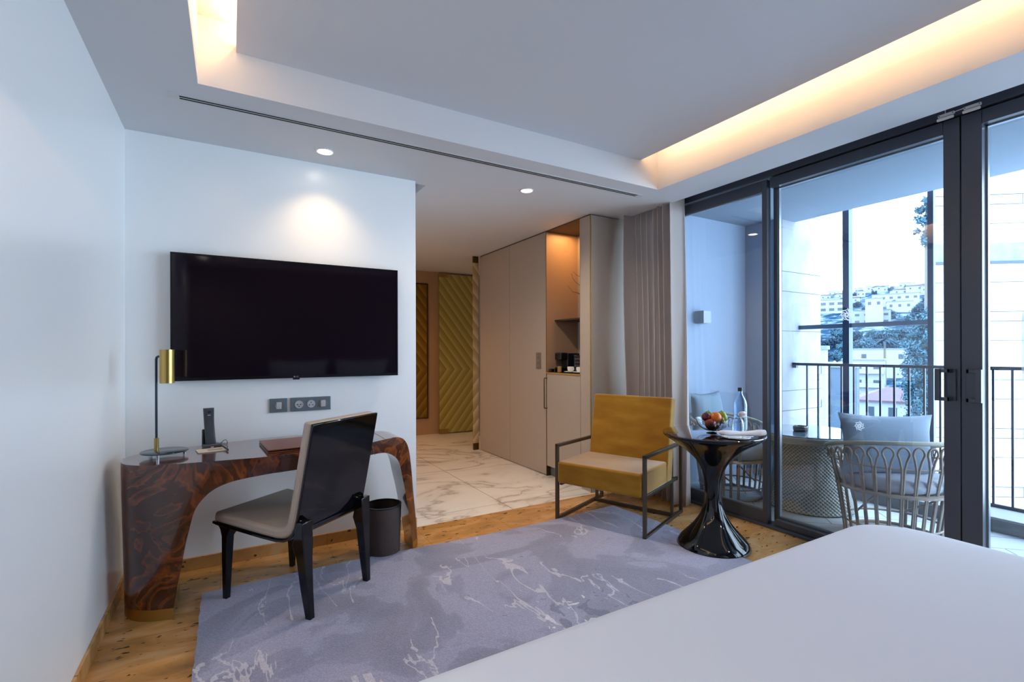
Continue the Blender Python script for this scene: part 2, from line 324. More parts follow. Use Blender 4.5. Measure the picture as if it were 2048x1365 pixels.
# ------------------------------------------------------------------ mesh helper
class MB:
    def __init__(s): s.v = []; s.f = []
    def add(s, vs, fs):
        o = len(s.v); s.v += [tuple(p) for p in vs]; s.f += [tuple(i+o for i in f) for f in fs]; return s
    def box(s, x0, x1, y0, y1, z0, z1):
        return s.add([(x0,y0,z0),(x1,y0,z0),(x1,y1,z0),(x0,y1,z0),(x0,y0,z1),(x1,y0,z1),(x1,y1,z1),(x0,y1,z1)],
                     [(0,3,2,1),(4,5,6,7),(0,1,5,4),(1,2,6,5),(2,3,7,6),(3,0,4,7)])
    def rings(s, R, closed=False, cap=True):
        n = len(R[0]); o = len(s.v)
        for r in R: s.v += [tuple(p) for p in r]
        m = len(R)
        for i in range(m if closed else m-1):
            a = o+i*n; b = o+((i+1) % m)*n
            for j in range(n): s.f.append((a+j, a+(j+1) % n, b+(j+1) % n, b+j))
        if cap and not closed:
            s.f.append(tuple(o+j for j in reversed(range(n)))); s.f.append(tuple(o+(m-1)*n+j for j in range(n)))
        return s
    def lathe(s, prof, n=32, c=(0, 0, 0), cap=True):
        return s.rings([[(c[0]+r*math.cos(2*PI*j/n), c[1]+r*math.sin(2*PI*j/n), c[2]+z) for j in range(n)] for r, z in prof], cap=cap)
    def tube(s, pts, r, n=8, closed=False, square=False):
        pts = [Vector(p) for p in pts]; R = []; m = len(pts)
        up = None
        for i, p in enumerate(pts):
            if closed: d = (pts[(i+1) % m]-pts[i-1])
            else: d = pts[min(i+1, m-1)]-pts[max(i-1, 0)]
            d.normalize()
            if up is None:
                up = Vector((0, 0, 1)) if abs(d.z) < .9 else Vector((1, 0, 0))
            a = d.cross(up).normalized(); b = a.cross(d).normalized(); up = b
            rr = r[i] if isinstance(r, (list, tuple)) else r
            sc = math.sqrt(2) if square else 1
            R.append([p+a*rr*sc*math.cos(2*PI*(j+.5)/n)+b*rr*sc*math.sin(2*PI*(j+.5)/n) for j in range(n)])
        return s.rings(R, closed=closed)
    def bar(s, a, b, w): return s.tube([a, b], w/2, 4, square=True)
    def grid(s, P):
        nu = len(P); nv = len(P[0]); o = len(s.v)
        for r in P: s.v += [tuple(p) for p in r]
        for i in range(nu-1):
            for j in range(nv-1): s.f.append((o+i*nv+j, o+(i+1)*nv+j, o+(i+1)*nv+j+1, o+i*nv+j+1))
        return s
    def prism(s, poly, axis, a, b):
        def P(p, h):
            return {'x': (h, p[0], p[1]), 'y': (p[0], h, p[1]), 'z': (p[0], p[1], h)}[axis]
        return s.rings([[P(p, a) for p in poly], [P(p, b) for p in poly]])
    def build(s, name, m, parent=None, smooth=None, bevel=0, seg=2, loc=None, rz=0, weld=0, sub=0, solid=0):
        me = bpy.data.meshes.new(name); me.from_pydata(s.v, [], s.f)
        bm = bmesh.new(); bm.from_mesh(me)
        if weld: bmesh.ops.remove_doubles(bm, verts=bm.verts, dist=weld)
        bmesh.ops.recalc_face_normals(bm, faces=bm.faces); bm.to_mesh(me); bm.free()
        if isinstance(m, str): m = M[m]
        me.materials.append(m)
        o = bpy.data.objects.new(name, me); COL.objects.link(o)
        if smooth is not None:
            me.polygons.foreach_set('use_smooth', [True]*len(me.polygons)); me.set_sharp_from_angle(angle=math.radians(smooth))
        if parent: o.parent = parent
        if loc: o.location = loc
        if rz: o.rotation_euler = (0, 0, rz)
        if solid:
            md = o.modifiers.new('solidify', 'SOLIDIFY'); md.thickness = solid; md.offset = 0
        if bevel:
            md = o.modifiers.new('bevel', 'BEVEL'); md.width = bevel; md.segments = seg; md.limit_method = 'ANGLE'; md.angle_limit = math.radians(40); md.harden_normals = False
            me.polygons.foreach_set('use_smooth', [True]*len(me.polygons)); me.set_sharp_from_angle(angle=math.radians(80))
        if sub:
            md = o.modifiers.new('sub', 'SUBSURF'); md.levels = sub; md.render_levels = sub
        return o
def tag(o, label, cat, group=None, kind=None):
    o['label'] = label; o['category'] = cat
    if group: o['group'] = group
    if kind: o['kind'] = kind
    return o
def thing(name, label, cat, loc=(0, 0, 0), rz=0, group=None):
    o = bpy.data.objects.new(name, None); COL.objects.link(o); o.location = loc; o.rotation_euler = (0, 0, rz)
    o.empty_display_size = .1
    return tag(o, label, cat, group)
def struct(o, label=None):
    o['kind'] = 'structure'
    if label: o['label'] = label
    return o
def dup(o, parent=None, loc=None, rz=None, label=None):
    c = o.copy(); COL.objects.link(c)
    if parent: c.parent = parent
    if loc is not None: c.location = loc
    if rz is not None: c.rotation_euler = (0, 0, rz)
    if label: c['label'] = label
    for ch in list(o.children): dup(ch, c)
    return c
def text(name, body, size, m, parent, loc, rot, depth=.0005):
    cu = bpy.data.curves.new(name, 'FONT'); cu.body = body; cu.size = size; cu.extrude = depth; cu.align_x = 'CENTER'; cu.align_y = 'CENTER'
    tmp = bpy.data.objects.new(name+'_c', cu); COL.objects.link(tmp)
    dg = bpy.context.evaluated_depsgraph_get(); me = bpy.data.meshes.new_from_object(tmp.evaluated_get(dg))
    bpy.data.objects.remove(tmp); me.materials.clear(); me.materials.append(M[m])
    o = bpy.data.objects.new(name, me); COL.objects.link(o); o.parent = parent; o.location = loc; o.rotation_euler = rot
    return o

# ================================================================== ROOM SHELL
C = 2.51           # soffit height
XL, XT, XW = -.503, 1.165, 2.80   # left wall, end of television wall, wardrobe front
YT, YF, XG = 3.40, -1.3, 3.36     # television wall, wall behind bed, window wall
struct(MB().box(XL-.1, 3.46, YF-.1, 3.39, -.12, 0).build('floor', 'floor'), 'amber stone floor with dark flecks')
struct(MB().box(1.1, 3.9, 3.39, 7.5, -.12, 0).build('floor', 'marble'), 'white veined marble floor of the entrance hall')
struct(MB().box(XL-.15, XL, YF-.1, YT+.3, 0, 2.9).build('wall_left', 'wall'))
struct(MB().box(XL, XT, YT, 7.4, 0, 2.62).build('wall_back', 'wall'))
struct(MB().box(XL-.15, 3.6, YF-.15, YF, 0, 2.9).build('wall_front', mat('bedhead_wall', '6b5c58', .6)))
M['base'] = M['floor']
def board(name, *b): struct(MB().box(*b).build(name, 'base', bevel=.002))
board('baseboard_back', XL, XT, YT-.014, YT, 0, .072)
board('baseboard_left', XL, XL+.012, YF, YT-.014, 0, .075)
# ceiling: soffit slab pieces around the raised tray and the slot beside the television wall
cb = MB()
TX0, TX1, TY0, TY1 = -.127, 2.84, -1.0, 2.66
cb.box(XL, TX0, YF, YT, C, 2.9); cb.box(TX1, 3.19, YF, YT, C, 2.9)
cb.box(TX0, TX1, TY1, 3.45, C, 2.9); cb.box(TX0, TX1, YF, TY0, C, 2.9)
struct(cb.build('ceiling', 'ceil'), 'painted soffit around the raised tray')
hc = MB(); hc.box(1.26, 3.9, 3.45, 7.5, C, 2.65); hc.box(XT, 1.26, 3.72, 7.5, C, 2.65); hc.box(XT, 1.26, 3.45, 3.72, 2.60, 2.65); hc.box(2.84, 3.19, 3.40, 3.45, C, 2.65)
struct(hc.build('ceiling', 'ceil'), 'hall ceiling')
struct(MB().box(TX0-.05, TX1+.05, TY0, TY1+.05, 2.83, 2.9).build('ceiling', 'ceil'), 'upper deck of the tray, above the light coves')
struct(MB().box(.027, 2.655, TY0+.1, TY1, 2.70, 2.735).build('ceiling', 'ceil'), 'raised panel in the middle of the ceiling tray')
# curtain pocket roof and outer wall above the window
pk = MB(); pk.box(3.19, 3.62, YF, YT+.1, 2.66, 2.9); pk.box(XG+.04, 3.62, YF, YT, 2.60, 2.66)
struct(pk.build('ceiling', 'ceil'), 'roof of the curtain pocket')
# hall walls
struct(MB().box(XT, 3.9, 7.12, 7.3, 0, C).build('wall_hall', mat('hall_timber_panel', 'b08c68', .45, var=.08, vscale=3, stretch=(6, 1, .4))))
struct(MB().box(3.5, 3.65, 3.5, 7.12, 0, C).build('wall_right', 'wall'))
# cove lights (LED strips lying on the raised panel)
WARM = (1, .52, .17)
def strip(x, label, rot, pw, x0, x1):
    t = thing('led_strip', label, 'light', (x, 0, 2.737))
    MB().box(x0, x1, TY0+.15, TY1-.03, 0, .012).build('diffuser', 'led', t)
    area('cove_glow', (x+(.03 if x > 1 else -.03), (TY0+TY1)/2+.05, 2.772), rot, .03, TY1-TY0-.2, pw, WARM)
strip(2.60, 'warm light strip hidden in the right ceiling cove above the glass doors', (0, -PI/2, 0), 4.2, -.012, .012)
strip(.08, 'warm light strip hidden in the left ceiling cove by the side wall', (0, PI/2, 0), 10, -.012, .012)

# linear air diffuser
v = thing('air_diffuser', 'long slim two-slot white air diffuser set in the ceiling soffit', 'air vent', (1.29, 2.838, C))
MB().box(-1.545, 1.545, -.028, .028, -.003, .001).build('frame', mat('diffuser_white', 'c9c9c9', .5), v)
for s in (-.010, .012): MB().box(-1.50, 1.50, s-.005, s+.005, -.0045, -.0028).build('slot', 'dark_void', v)

# downlights
def downlight(x, y, label, power, ang=1.35, col=(1, .78, .52), spot=True):
    d = thing('downlight', label, 'light', (x, y, C))
    MB().lathe([(.052, 0), (.052, -.004), (.044, -.005), (.042, 0)], 32, cap=False).build('rim', 'white', d, smooth=40)
    MB().lathe([(.042, -.001), (.042, -.003)], 32).build('lens', 'led', d)
    l = bpy.data.lights.new('downlight_beam', 'SPOT'); l.energy = power; l.spot_size = ang; l.spot_blend = 1.0; l.color = col; l.shadow_soft_size = .035
    o = bpy.data.objects.new('downlight_beam', l); COL.objects.link(o); o.parent = d; o.location = (0, 0, -.012)
downlight(.508, 3.171, 'lit recessed ceiling downlight above the television', 15, 1.95, (1, .68, .36))
downlight(1.973, 3.171, 'lit recessed ceiling downlight at the hall entrance', 58, 2.7, (1, .84, .66))
downlight(1.52, 5.1, 'recessed downlight in the hall hidden behind the television wall', 17, 2.3, (1, .56, .24))
downlight(1.65, 6.4, 'recessed downlight near the far end of the hall', 36, 2.4, (1, .54, .22))
for i, (x, y) in enumerate(((-.30, .9), (-.30, -.8), (3.02, -.6))):  # added lamps out of view, put in to brighten the room
    downlight(x, y, ['added unseen ceiling fill light over the left side of the room', 'added unseen ceiling fill light behind the viewer by the bed head', 'added unseen ceiling fill light by the window behind the bed'][i], 22, 2.4, (1, .95, .90))

# ================================================================== GLAZED WALL
def ybox(mb, y0, y1, z0, z1, x0=XG, x1=XG+.05): mb.box(x0, x1, y0, y1, z0, z1); return mb
# head and sill
hd = MB(); ybox(hd, YF, 3.4, 2.527, 2.60, XG-.005, XG+.10)
struct(hd.build('trim_1', 'frame', bevel=.002), 'dark aluminium head frame above the sliding glass doors')
sl = MB(); ybox(sl, YF, 3.4, -.01, .018, XG-.03, XG+.10)
struct(sl.build('trim_2', 'frame', bevel=.002), 'dark aluminium floor track')
hl = MB(); ybox(hl, 2.12, 3.4, 2.512, 2.520, XG-.004, XG); struct(hl.build('trim_3', 'frame_in'))
# panel A, inner track
def panel(name, y0, y1, x0, x1, zb, zt, ws0, ws1, rb, rt, label, inner=True):
    p = bpy.data.objects.new(name, None); COL.objects.link(p); p['kind'] = 'structure'; p['label'] = label; p.location = (x0, y0, 0)
    d = x1-x0; w = y1-y0
    MB().box(0, d, 0, ws0, zb, zt).build('stile', 'frame', p, bevel=.0015)
    MB().box(0, d, w-ws1, w, zb, zt).build('stile', 'frame', p, bevel=.0015)
    MB().box(0, d, ws0, w-ws1, zb, zb+rb).build('bottom_rail', 'frame', p, bevel=.0015)
    MB().box(0, d, ws0, w-ws1, zt-rt, zt).build('top_rail', 'frame', p, bevel=.0015)
    g = d*.5; b = MB(); e = .007
    for (a0, a1, c0, c1) in ((ws0, ws0+e, zb+rb, zt-rt), (w-ws1-e, w-ws1, zb+rb, zt-rt), (ws0, w-ws1, zb+rb, zb+rb+e), (ws0, w-ws1, zt-rt-e, zt-rt)):
        b.box(g-.012, g+.012, a0, a1, c0, c1)
    b.build('glazing_bead', 'frame_in', p)
    MB().box(g-.003, g+.003, ws0+e, w-ws1-e, zb+rb+e, zt-rt-e).build('glass_pane', 'glass', p)
    return p
pA = panel('window_1', 2.115, 3.42, XG, XG+.045, .018, 2.512, .038, .05, .092, .078, 'fixed glass panel beside the curtain')
dB = panel('door_1', 1.043, 2.10, XG+.055, XG+.10, .0, 2.527, .072, .03, .072, .078, 'left sliding glass door')
dC = panel('door_2', -.10, 1.040, XG+.055, XG+.10, .0, 2.527, .06, .085, .072, .078, 'right sliding glass door')
panel('window_2', YF+.02, -.10, XG+.055, XG+.10, .0, 2.527, .06, .06, .072, .078, 'last glass panel behind the bed')
# door stile faces are flush with the head
for d, w0, w1, nm in ((dB, 0, .072, 'a'), (dC, 1.140-.085, 1.140, 'b')):
    MB().box(-.045, 0, w0+.001, w1-.001, 0.02, 2.52).build('stile_face', 'frame', d, bevel=.002)
MB().box(-.045, 0, .072, 1.057, 2.449, 2.520).build('rail_face', 'frame', dB, bevel=.002)
MB().box(-.045, 0, .0, 1.0555, 2.449, 2.520).build('rail_face', 'frame', dC, bevel=.002)
MB().box(-.045, 0, .072, 1.03, .02, .062).build('rail_face', 'frame', dB, bevel=.002)
def handle(d, y, s, lab):
    h = MB(); z0, z1 = 1.0, 1.172
    h.box(-.058, -.045, y-.004, y+.034, z0, z1)
    hb = h.build('handle_plate', 'frame', d, bevel=.002)
    g = MB(); yy = y+.015+s*.045
    g.box(-.10, -.058, y+.008, y+.020, z1-.02, z1); g.box(-.10, -.058, y+.008, y+.020, z0, z0+.02)
    g.box(-.10, -.088, min(y+.008, yy), max(y+.020, yy), z1-.02, z1); g.box(-.10, -.088, min(y+.008, yy), max(y+.020, yy), z0, z0+.02)
    g.box(-.106, -.084, yy-.011, yy+.011, z0, z1)
    g.build('handle', 'frame', d, bevel=.002)['label'] = lab
handle(dB, .020, 1, 'dark pull handle'); handle(dC, 1.085, -1, 'dark pull handle')
# white logo transfer on glass / cushion
def logo(sc):
    mb = MB(); rnd = random.Random(3)
    for i in range(9):
        a = 2*PI*i/9+.2; c = Vector((.45*math.cos(a), .45*math.sin(a), 0)); pts = []
        for k in range(15):
            q = 2*PI*k/15*.85+a+2.4; r = .22*(1+.3*rnd.random())
            pts.append((c+Vector((math.cos(q), math.sin(q), 0))*r)*sc)
        mb.tube(pts, .035*sc, 5)
    for i in range(7):
        a = 2*PI*i/7; mb.tube([Vector((math.cos(a+.5*k), math.sin(a+.5*k), 0))*(.1+.28*k)*sc for k in range(4)], .035*sc, 5)
    for v_ in range(len(mb.v)): x, y, z = mb.v[v_]; mb.v[v_] = (x, y, z*.1)
    return mb
lg = logo(.046).build('logo_decal', 'frosted', dB); lg.rotation_euler = (PI/2, 0, -PI/2); lg.location = (.019, .583, 1.503)
# paper notice on the right door
nb = MB().box(-.0, .0008, 0, .21, 0, .30).build('notice_sheet', mat('notice_film', 'f3f5fb', .6), dC); nb.location = (.030, .72, 1.155)
nm_ = nb.data.materials[0]; nm_.node_tree.nodes['Principled BSDF'].inputs['Alpha'].default_value = .35
tb = MB()
for z, a, b in ((.262, .07, .14), (.215, .03, .18), (.208, .05, .16), (.192, .03, .18), (.185, .03, .17), (.165, .07, .14), (.145, .08, .13), (.118, .03, .18), (.095, .03, .18), (.088, .05, .16), (.06, .09, .12)):
    tb.box(-.0004, -.0001, a, b, z, z+.002)
tb.build('notice_lines', mat('pale_print', '8f98ad', .7), nb)
# magnetic contacts over the doors
def sensor(y, lab):
    t = thing('door_contact', lab, 'door sensor', (XG-.005, y, 2.53), group=None)
    MB().box(-.016, 0, -.036, .036, .006, .022).build('sensor_body', 'white', t, bevel=.005, seg=3)
    MB().box(-.030, -.046+.03, -.036, .036, -.017, -.002).build('magnet_body', 'white', t, bevel=.005, seg=3)
    for a in (-.029, .029): MB().lathe([(.003, 0), (.003, .001)], 10).build('screw', 'grey_plastic', t, loc=(-.0165, a, .014)).rotation_euler = (0, PI/2, 0)
    return t
s1 = sensor(1.092, 'white magnetic door contact above the left glass door, left of the pair')
s2 = sensor(.985, 'white magnetic door contact above the right glass door, right of the pair')
MB().tube([(-.008, -.036, .016), (-.008, -.072, .018)], .0025, 6).build('cable', 'white', s1)
MB().tube([(-.008, .004, .022), (-.007, .006, .045), (.0, .012, .06)], .0022, 6).build('cable', 'white', s1)

# curtain
def make_curtain():
    mb = MB(); nu, nv = 220, 28; P = []
    for i in range(nu):
        u = i/(nu-1); row = []
        for j in range(nv):
            w = j/(nv-1); z = .012+w*(2.645-.012)
            yl = 3.345-.03*math.sin(PI*min(1, w*1.1)); yr = 2.80-.085*(1-w)**1.3
            y = yl+(yr-yl)*u
            ph = 2*PI*(8.5*u+.25*math.sin(3*u+1.5*w))
            amp = .058+.014*math.sin(7*u+2)
            x = 3.225+amp*math.sin(ph)+.008*math.sin(2.3*ph+w*2)
            if u < .16: x -= (.16-u)/.16*(.07+.06*math.sin(PI*min(1, (1-w)*1.2)))
            y += .010*math.cos(ph)
            x = min(x, 3.335)
            x += (1-w)*.012*math.sin(5*u)
            row.append((x, y, z))
        P.append(row)
    mb.grid(P); c = mb.build('curtain', 'curtain', smooth=180, solid=.003)
    return tag(c, 'full-height taupe linen curtain gathered beside the sliding glass doors', 'curtain')
make_curtain()

# ================================================================== WARDROBE AND NICHE
YE = 5.65
def cab(name, label, cat, y0): return thing(name, label, cat, (XW, y0, 0))
G = .0025
w1 = cab('wardrobe', 'tall taupe wardrobe unit at the far end of the hall run', 'wardrobe', 4.88)
MB().box(.022, .6, 0, YE-4.88, .0, C-.012).build('body', 'lam', w1); MB().box(0, .02, G, YE-4.88-G, .008, C-.014).build('door', 'lam', w1, bevel=.001)
w2 = cab('wardrobe', 'tall taupe wardrobe unit with light switch, next to the open niche', 'wardrobe', 4.132)
MB().box(.022, .6, 0, .748, 0, C-.012).build('body', 'lam', w2); MB().box(0, .02, G, .748-G, .008, C-.014).build('door', 'lam', w2, bevel=.001)
MB().box(-.001, .6, -.006, .002, 0, C-.012).build('edge_strip', 'brass_dark', w2)
tr = MB().box(XW+.005, XW+.6, 3.44, YE, C-.012, C-.0005).build('trim_4', mat('shadow_gap', '4a3520', .7)); struct(tr)  # dark strip above the wardrobes, the gap's shade put into its colour
n1 = cab('minibar_cabinet', 'taupe minibar cabinet with an open lit niche above its door', 'cabinet', 3.57)
D = .56
MB().box(.02, D, .0, D, .10, 1.045).build('body', 'lam', n1)
dr = MB().box(0, .018, G, D-.004-G, .105, 1.043).build('door', 'lam', n1, bevel=.001)
hb = MB(); hb.tube([(-.0, .548, 1.0), (-.034, .548, 1.0), (-.036, .548, .995), (-.036, .548, .70), (-.034, .548, .693), (0, .548, .693)], .0055, 10)
hb.build('handle', 'brass_dark', dr, smooth=60)
MB().box(.05, .12, .0, D, 0, .1).build('toe_kick', mat('toe_kick', '77787c', .5), n1)
MB().box(-.004, .40, -.0, D, 1.045, 1.06).build('counter_top', mat('brass_edge_counter', 'a8824a', .4), n1)
MB().box(.004, .40, .004, D, 1.06, 1.064).build('counter_surface', 'shelf', n1)
MB().box(.40, .42, 0, D, 1.06, 2.495).build('back_panel', 'lam', n1)
MB().box(0, .42, D-.006, D, 1.06, 2.495).build('side_panel', mat('niche_panel', 'a08066', .45), n1)
MB().box(0, .42, 0, .006, 1.06, 2.495).build('side_panel', 'lam', n1)
MB().box(.10, .40, .006, D-.006, 1.582, 1.597).build('shelf', 'shelf', n1)
area('niche_glow', (XW+.20, 3.85, 2.485), (0, 0, 0), .25, .45, 3.2, (1, .55, .2))
pl = cab('end_panel', 'slim taupe pilaster panel with brass edge between the niche and the curtain', 'panel', 3.42)
MB().box(0, .35, .002, .148, .04, C-.012).build('body', 'lam', pl, bevel=.001)
MB().box(.01, .35, .01, .148, 0, .04).build('plinth', 'lam', pl)
MB().box(-.003, .006, -.002, .006, 0, C-.012).build('edge_strip', 'brass', pl)
MB().box(.34, .55, .0, .148, 0, C).build('filler', 'lam', pl)
MB().box(.005, .345, -.004, .002, .0, C-.012).build('face', 'lam', pl)
# switch panel on wardrobe door
sp = thing('switch_panel', 'small grey vertical light switch panel on the wardrobe door', 'light switch', (XW-.001, 4.27, 1.175))
MB().box(-.008, 0, -.042, .042, -.085, .085).build('plate', mat('nickel_plate', '8e8372', .35, metal=.6), sp, bevel=.002)
for z in (-.055, 0, .055): MB().lathe([(.018, 0), (.017, .003)], 20).build('button', 'frame_in', sp, smooth=40, loc=(-.008, 0, z)).rotation_euler = (0, -PI/2, 0)

# things in the niche
cz = 1.064
cm = thing('coffee_machine', 'black capsule coffee machine on the niche counter', 'coffee machine', (XW+.19, 4.035, cz))
MB().box(-.03, .13, -.055, .055, 0, .19).build('body', 'black_plastic', cm, bevel=.015, seg=3)
MB().box(-.115, -.03, -.055, .055, .12, .195).build('brew_head', 'black_plastic', cm, bevel=.012, seg=3)
MB().box(-.118, -.03, -.05, .05, 0, .045).build('drip_tray', 'black_plastic', cm, bevel=.006)
MB().lathe([(.035, 0), (.035, .17)], 24).build('water_tank', 'smoke_disc', cm, smooth=40, loc=(.06, -.09, .0))
MB().box(-.104, -.1, -.02, .02, .14, .165).build('badge', 'chrome', cm)
st = thing('capsule_stand', 'black rack of coffee capsules beside the coffee machine', 'capsule rack', (XW+.17, 3.80, cz))
MB().box(-.02, .06, -.05, .05, 0, .165).build('rack', 'black_plastic', st, bevel=.004)
for i in range(3):
    for j in range(4): MB().lathe([(.009, 0), (.011, .004), (.006, .012)], 12).build('capsule', 'grey_plastic', st, smooth=50, loc=(-.021, -.03+i*.03, .03+j*.034)).rotation_euler = (0, -PI/2, 0)
def cup(loc, lab):
    t = thing('coffee_cup', lab, 'cup', loc, group='cups on the niche counter')
    MB().lathe([(.018, .006), (.024, .008), (.032, .03), (.034, .058), (.031, .058), (.028, .03), (.02, .012), (.001, .011)], 24).build('bowl', 'porcelain', t, smooth=60)
    MB().tube([(0, -.031, .05), (0, -.048, .046), (0, -.05, .03), (0, -.031, .022)], .004, 8).build('handle', 'porcelain', t, smooth=60)
    s = thing('saucer', lab.replace('cup', 'saucer under the cup').replace('white', 'white'), 'saucer', (loc[0], loc[1], cz), group='saucers on the niche counter')
    MB().lathe([(.03, 0), (.055, .006), (.068, .011), (.067, .013), (.03, .005), (.001, .004)], 28).build('dish', 'porcelain', s, smooth=60)
cup((XW+.085, 3.83, cz), 'white espresso cup in front of the capsule rack')
cup((XW+.085, 3.69, cz), 'white espresso cup nearest the pilaster, half hidden')
bx = thing('amenity_box', 'small patterned box in front of the coffee machine', 'box', (XW+.03, 3.955, cz+.0))
MB().box(0, .02, -.022, .022, 0, .06).build('carton', mat('gold_carton', '9a7c4e', .5, var=.4, vscale=60), bx, bevel=.002)
bw = thing('ash_bowl', 'small black bowl at the left end of the niche counter', 'bowl', (XW+.036, 4.09, cz))
MB().lathe([(.026, 0), (.032, .03), (.028, .03), (.022, .006), (.001, .005)], 24).build('bowl', 'black_plastic', bw, smooth=50)
vs = thing('twig_vase', 'decorative vase of curly twigs on the niche shelf', 'vase', (XW+.25, 3.78, 1.597))
MB().lathe([(.03, 0), (.045, .05), (.04, .12), (.02, .17), (.024, .18)], 24).build('vase', mat('bronze_vase', '3a2a1c', .3, metal=.5), vs, smooth=60)
rt_ = random.Random(5)
for k in range(5):
    p = Vector((0, 0, .15)); d = Vector((-.25+.05*k, .30-.05*k, 1)).normalized(); pts = []
    for j in range(14):
        pts.append(p.copy()); d = (d+Vector((rt_.uniform(-.5, .5), rt_.uniform(-.5, .5), rt_.uniform(-.25, .25)))).normalized(); d.z = max(d.z, .15); p = p+d*.032
        p.x = max(p.x, -.13)
    MB().tube(pts, [.004-.0002*j for j in range(14)], 6).build('twig', mat('dark_twig', '2c2a1a', .8) if k == 0 else bpy.data.materials['dark_twig'], vs, smooth=60)

# ================================================================== HALL END
gd = thing('glass_door', 'tall olive chevron-patterned glass door at the end of the hall', 'door', (2.79, 7.05, 0))
# keep chevron in local coordinates (x across, z up)
MB().box(0, .62, -.006, .006, .012, C-.03).build('glass_panel', 'chev', gd)
MB().box(-.004, .15, -.014, .014, .005, .075).build('patch_hinge', 'brass', gd, bevel=.002)
MB().box(-.004, .15, -.014, .014, C-.085, C-.02).build('patch_hinge', 'brass', gd, bevel=.002)
gs = thing('glass_screen', 'narrow chevron glass screen with brass clamps at the wardrobe end', 'screen', (2.722, 5.70, 0))
MB().box(0, .077, -.006, .006, .08, C-.08).build('glass_panel', mat('amber_chevron_edge', 'a58a5e', .3), gs)
gs.children[0].data.materials[0] = chevron('chevron_beige_glass', 'a38a62', 'b49a6e', 'd2bf96')
MB().box(-.002, .074, -.012, .012, .0, .085).build('clamp', 'brass_dark', gs, bevel=.002)
MB().box(-.002, .074, -.012, .012, C-.085, C-.001).build('clamp', 'brass_dark', gs, bevel=.002)
mi = thing('wall_panel', 'gold chevron glass panel framed in the timber wall at the hall end', 'wall panel', (1.98, 7.115, 0))
MB().box(0, .63, -.008, .004, .27, 2.30).build('glass_panel', 'chev2', mi)
fr_ = MB()
for b_ in ((-.02, .0, .25, 2.32), (.63, .65, .25, 2.32), (0, .63, .25, .27), (0, .63, 2.30, 2.32)): fr_.box(b_[0], b_[1], -.016, .004, b_[2], b_[3])
fr_.build('frame', 'brass_dark', mi)

# ================================================================== TELEVISION
tv = thing('television', 'large flat black wall-mounted television above the desk', 'television', (.36, 3.335, 1.474))
hw, hh = .652, .366
MB().box(-hw, hw, .004, .042, -hh, hh).build('housing', 'black_plastic', tv, bevel=.004)
bz = MB(); e = .009
for b_ in ((-hw, -hw+e, -hh, hh), (hw-e, hw, -hh, hh), (-hw+e, hw-e, hh-e, hh), (-hw+e, hw-e, -hh, -hh+.018)): bz.box(b_[0], b_[1], -.002, .006, b_[2], b_[3])
bz.build('bezel', mat('dark_gloss_bezel', '15161a', .2, metal=.4), tv)
MB().box(-hw+e, hw-e, .001, .005, -hh+.018, hh-e).build('screen', 'screen', tv)
MB().box(-.25, .25, .042, .0645, -.15, .2).build('wall_bracket', 'black_plastic', tv)
MB().box(-.02, .02, -.003, .006, -hh-.010, -hh+.001).build('sensor', 'black_plastic', tv, bevel=.003)
MB().lathe([(.0042, 0), (.0042, .0006)], 16).build('badge_disc', 'chrome', tv, loc=(-.011, -.0022, -hh+.009)).rotation_euler = (PI/2, 0, 0)
text('badge_text', 'LG', .0125, 'chrome', tv, (.005, -.0025, -hh+.009), (PI/2, 0, 0))

# ================================================================== SOCKET PLATES
def plate(x0, x1, lab, kinds):
    c = (x0+x1)/2; t = thing('socket_plate', lab, 'wall socket', (c, YT, .935)); w = (x1-x0)/2
    MB().box(-w, w, -.013, 0, -.044, .044).build('plate', 'plate', t, bevel=.003)
    n = len(kinds)
    for i, k in enumerate(kinds):
        x = (i-(n-1)/2)*.072
        if k == 'sw':
            MB().lathe([(.026, 0), (.025, .004)], 32).build('ring', 'chrome', t, smooth=40, loc=(x, -.013, 0)).rotation_euler = (PI/2, 0, 0)
            MB().box(x-.015, x+.015, -.026, -.015, -.022, .022).build('rocker', 'socket', t, bevel=.003)
        else:
            r = MB().lathe([(.025, 0), (.025, .004), (.021, .004), (.020, .001), (.0005, .001)] if k == 'eu' else [(.025, 0), (.024, .004), (.0005, .004)], 32)
            r.build('socket_face', 'socket', t, smooth=40, loc=(x, -.013, 0)).rotation_euler = (PI/2, 0, 0)
            hs = [(-.009, 0), (.009, 0), (0, -.013)] if k == 'eu' else [(-.010, -.006), (.010, -.006), (0, .010)]
            for hx, hz in hs: MB().box(x+hx-.0025, x+hx+.0025, -.0185, -.013, hz-.003, hz+.003).build('pin_hole', 'dark_void', t)
plate(.212, .315, 'grey single switch plate on the wall below the television, left of the long plate', ['sw'])
plate(.332, .575, 'long grey triple plate with two sockets and a switch below the television', ['eu', 'uk', 'sw'])

# ================================================================== DESK
def lerp_tab(tab, x):
    if x <= tab[0][0]: return tab[0][1]
    for (a, b), (c, d) in zip(tab, tab[1:]):
        if x <= c:
            u = (x-a)/(c-a); return b+(d-b)*u
    return tab[-1][1]
FRONT = [(-.452, 2.93), (-.448, 2.89), (-.435, 2.85), (-.41, 2.805), (-.37, 2.765), (-.31, 2.735), (-.22, 2.712), (-.08, 2.692), (.1, 2.672), (.3, 2.668), (.45, 2.69), (.6, 2.74), (.7, 2.79), (.82, 2.865), (.92, 2.93), (1.0, 3.0), (1.055, 3.055)]
BACK = [(-.452, 2.95), (-.448, 2.99), (-.435, 3.03), (-.40, 3.08), (-.34, 3.12), (-.2, 3.17), (0, 3.22), (.26, 3.27), (.5, 3.265), (.65, 3.23), (.79, 3.18), (.88, 3.15), (1.0, 3.19), (1.055, 3.20)]
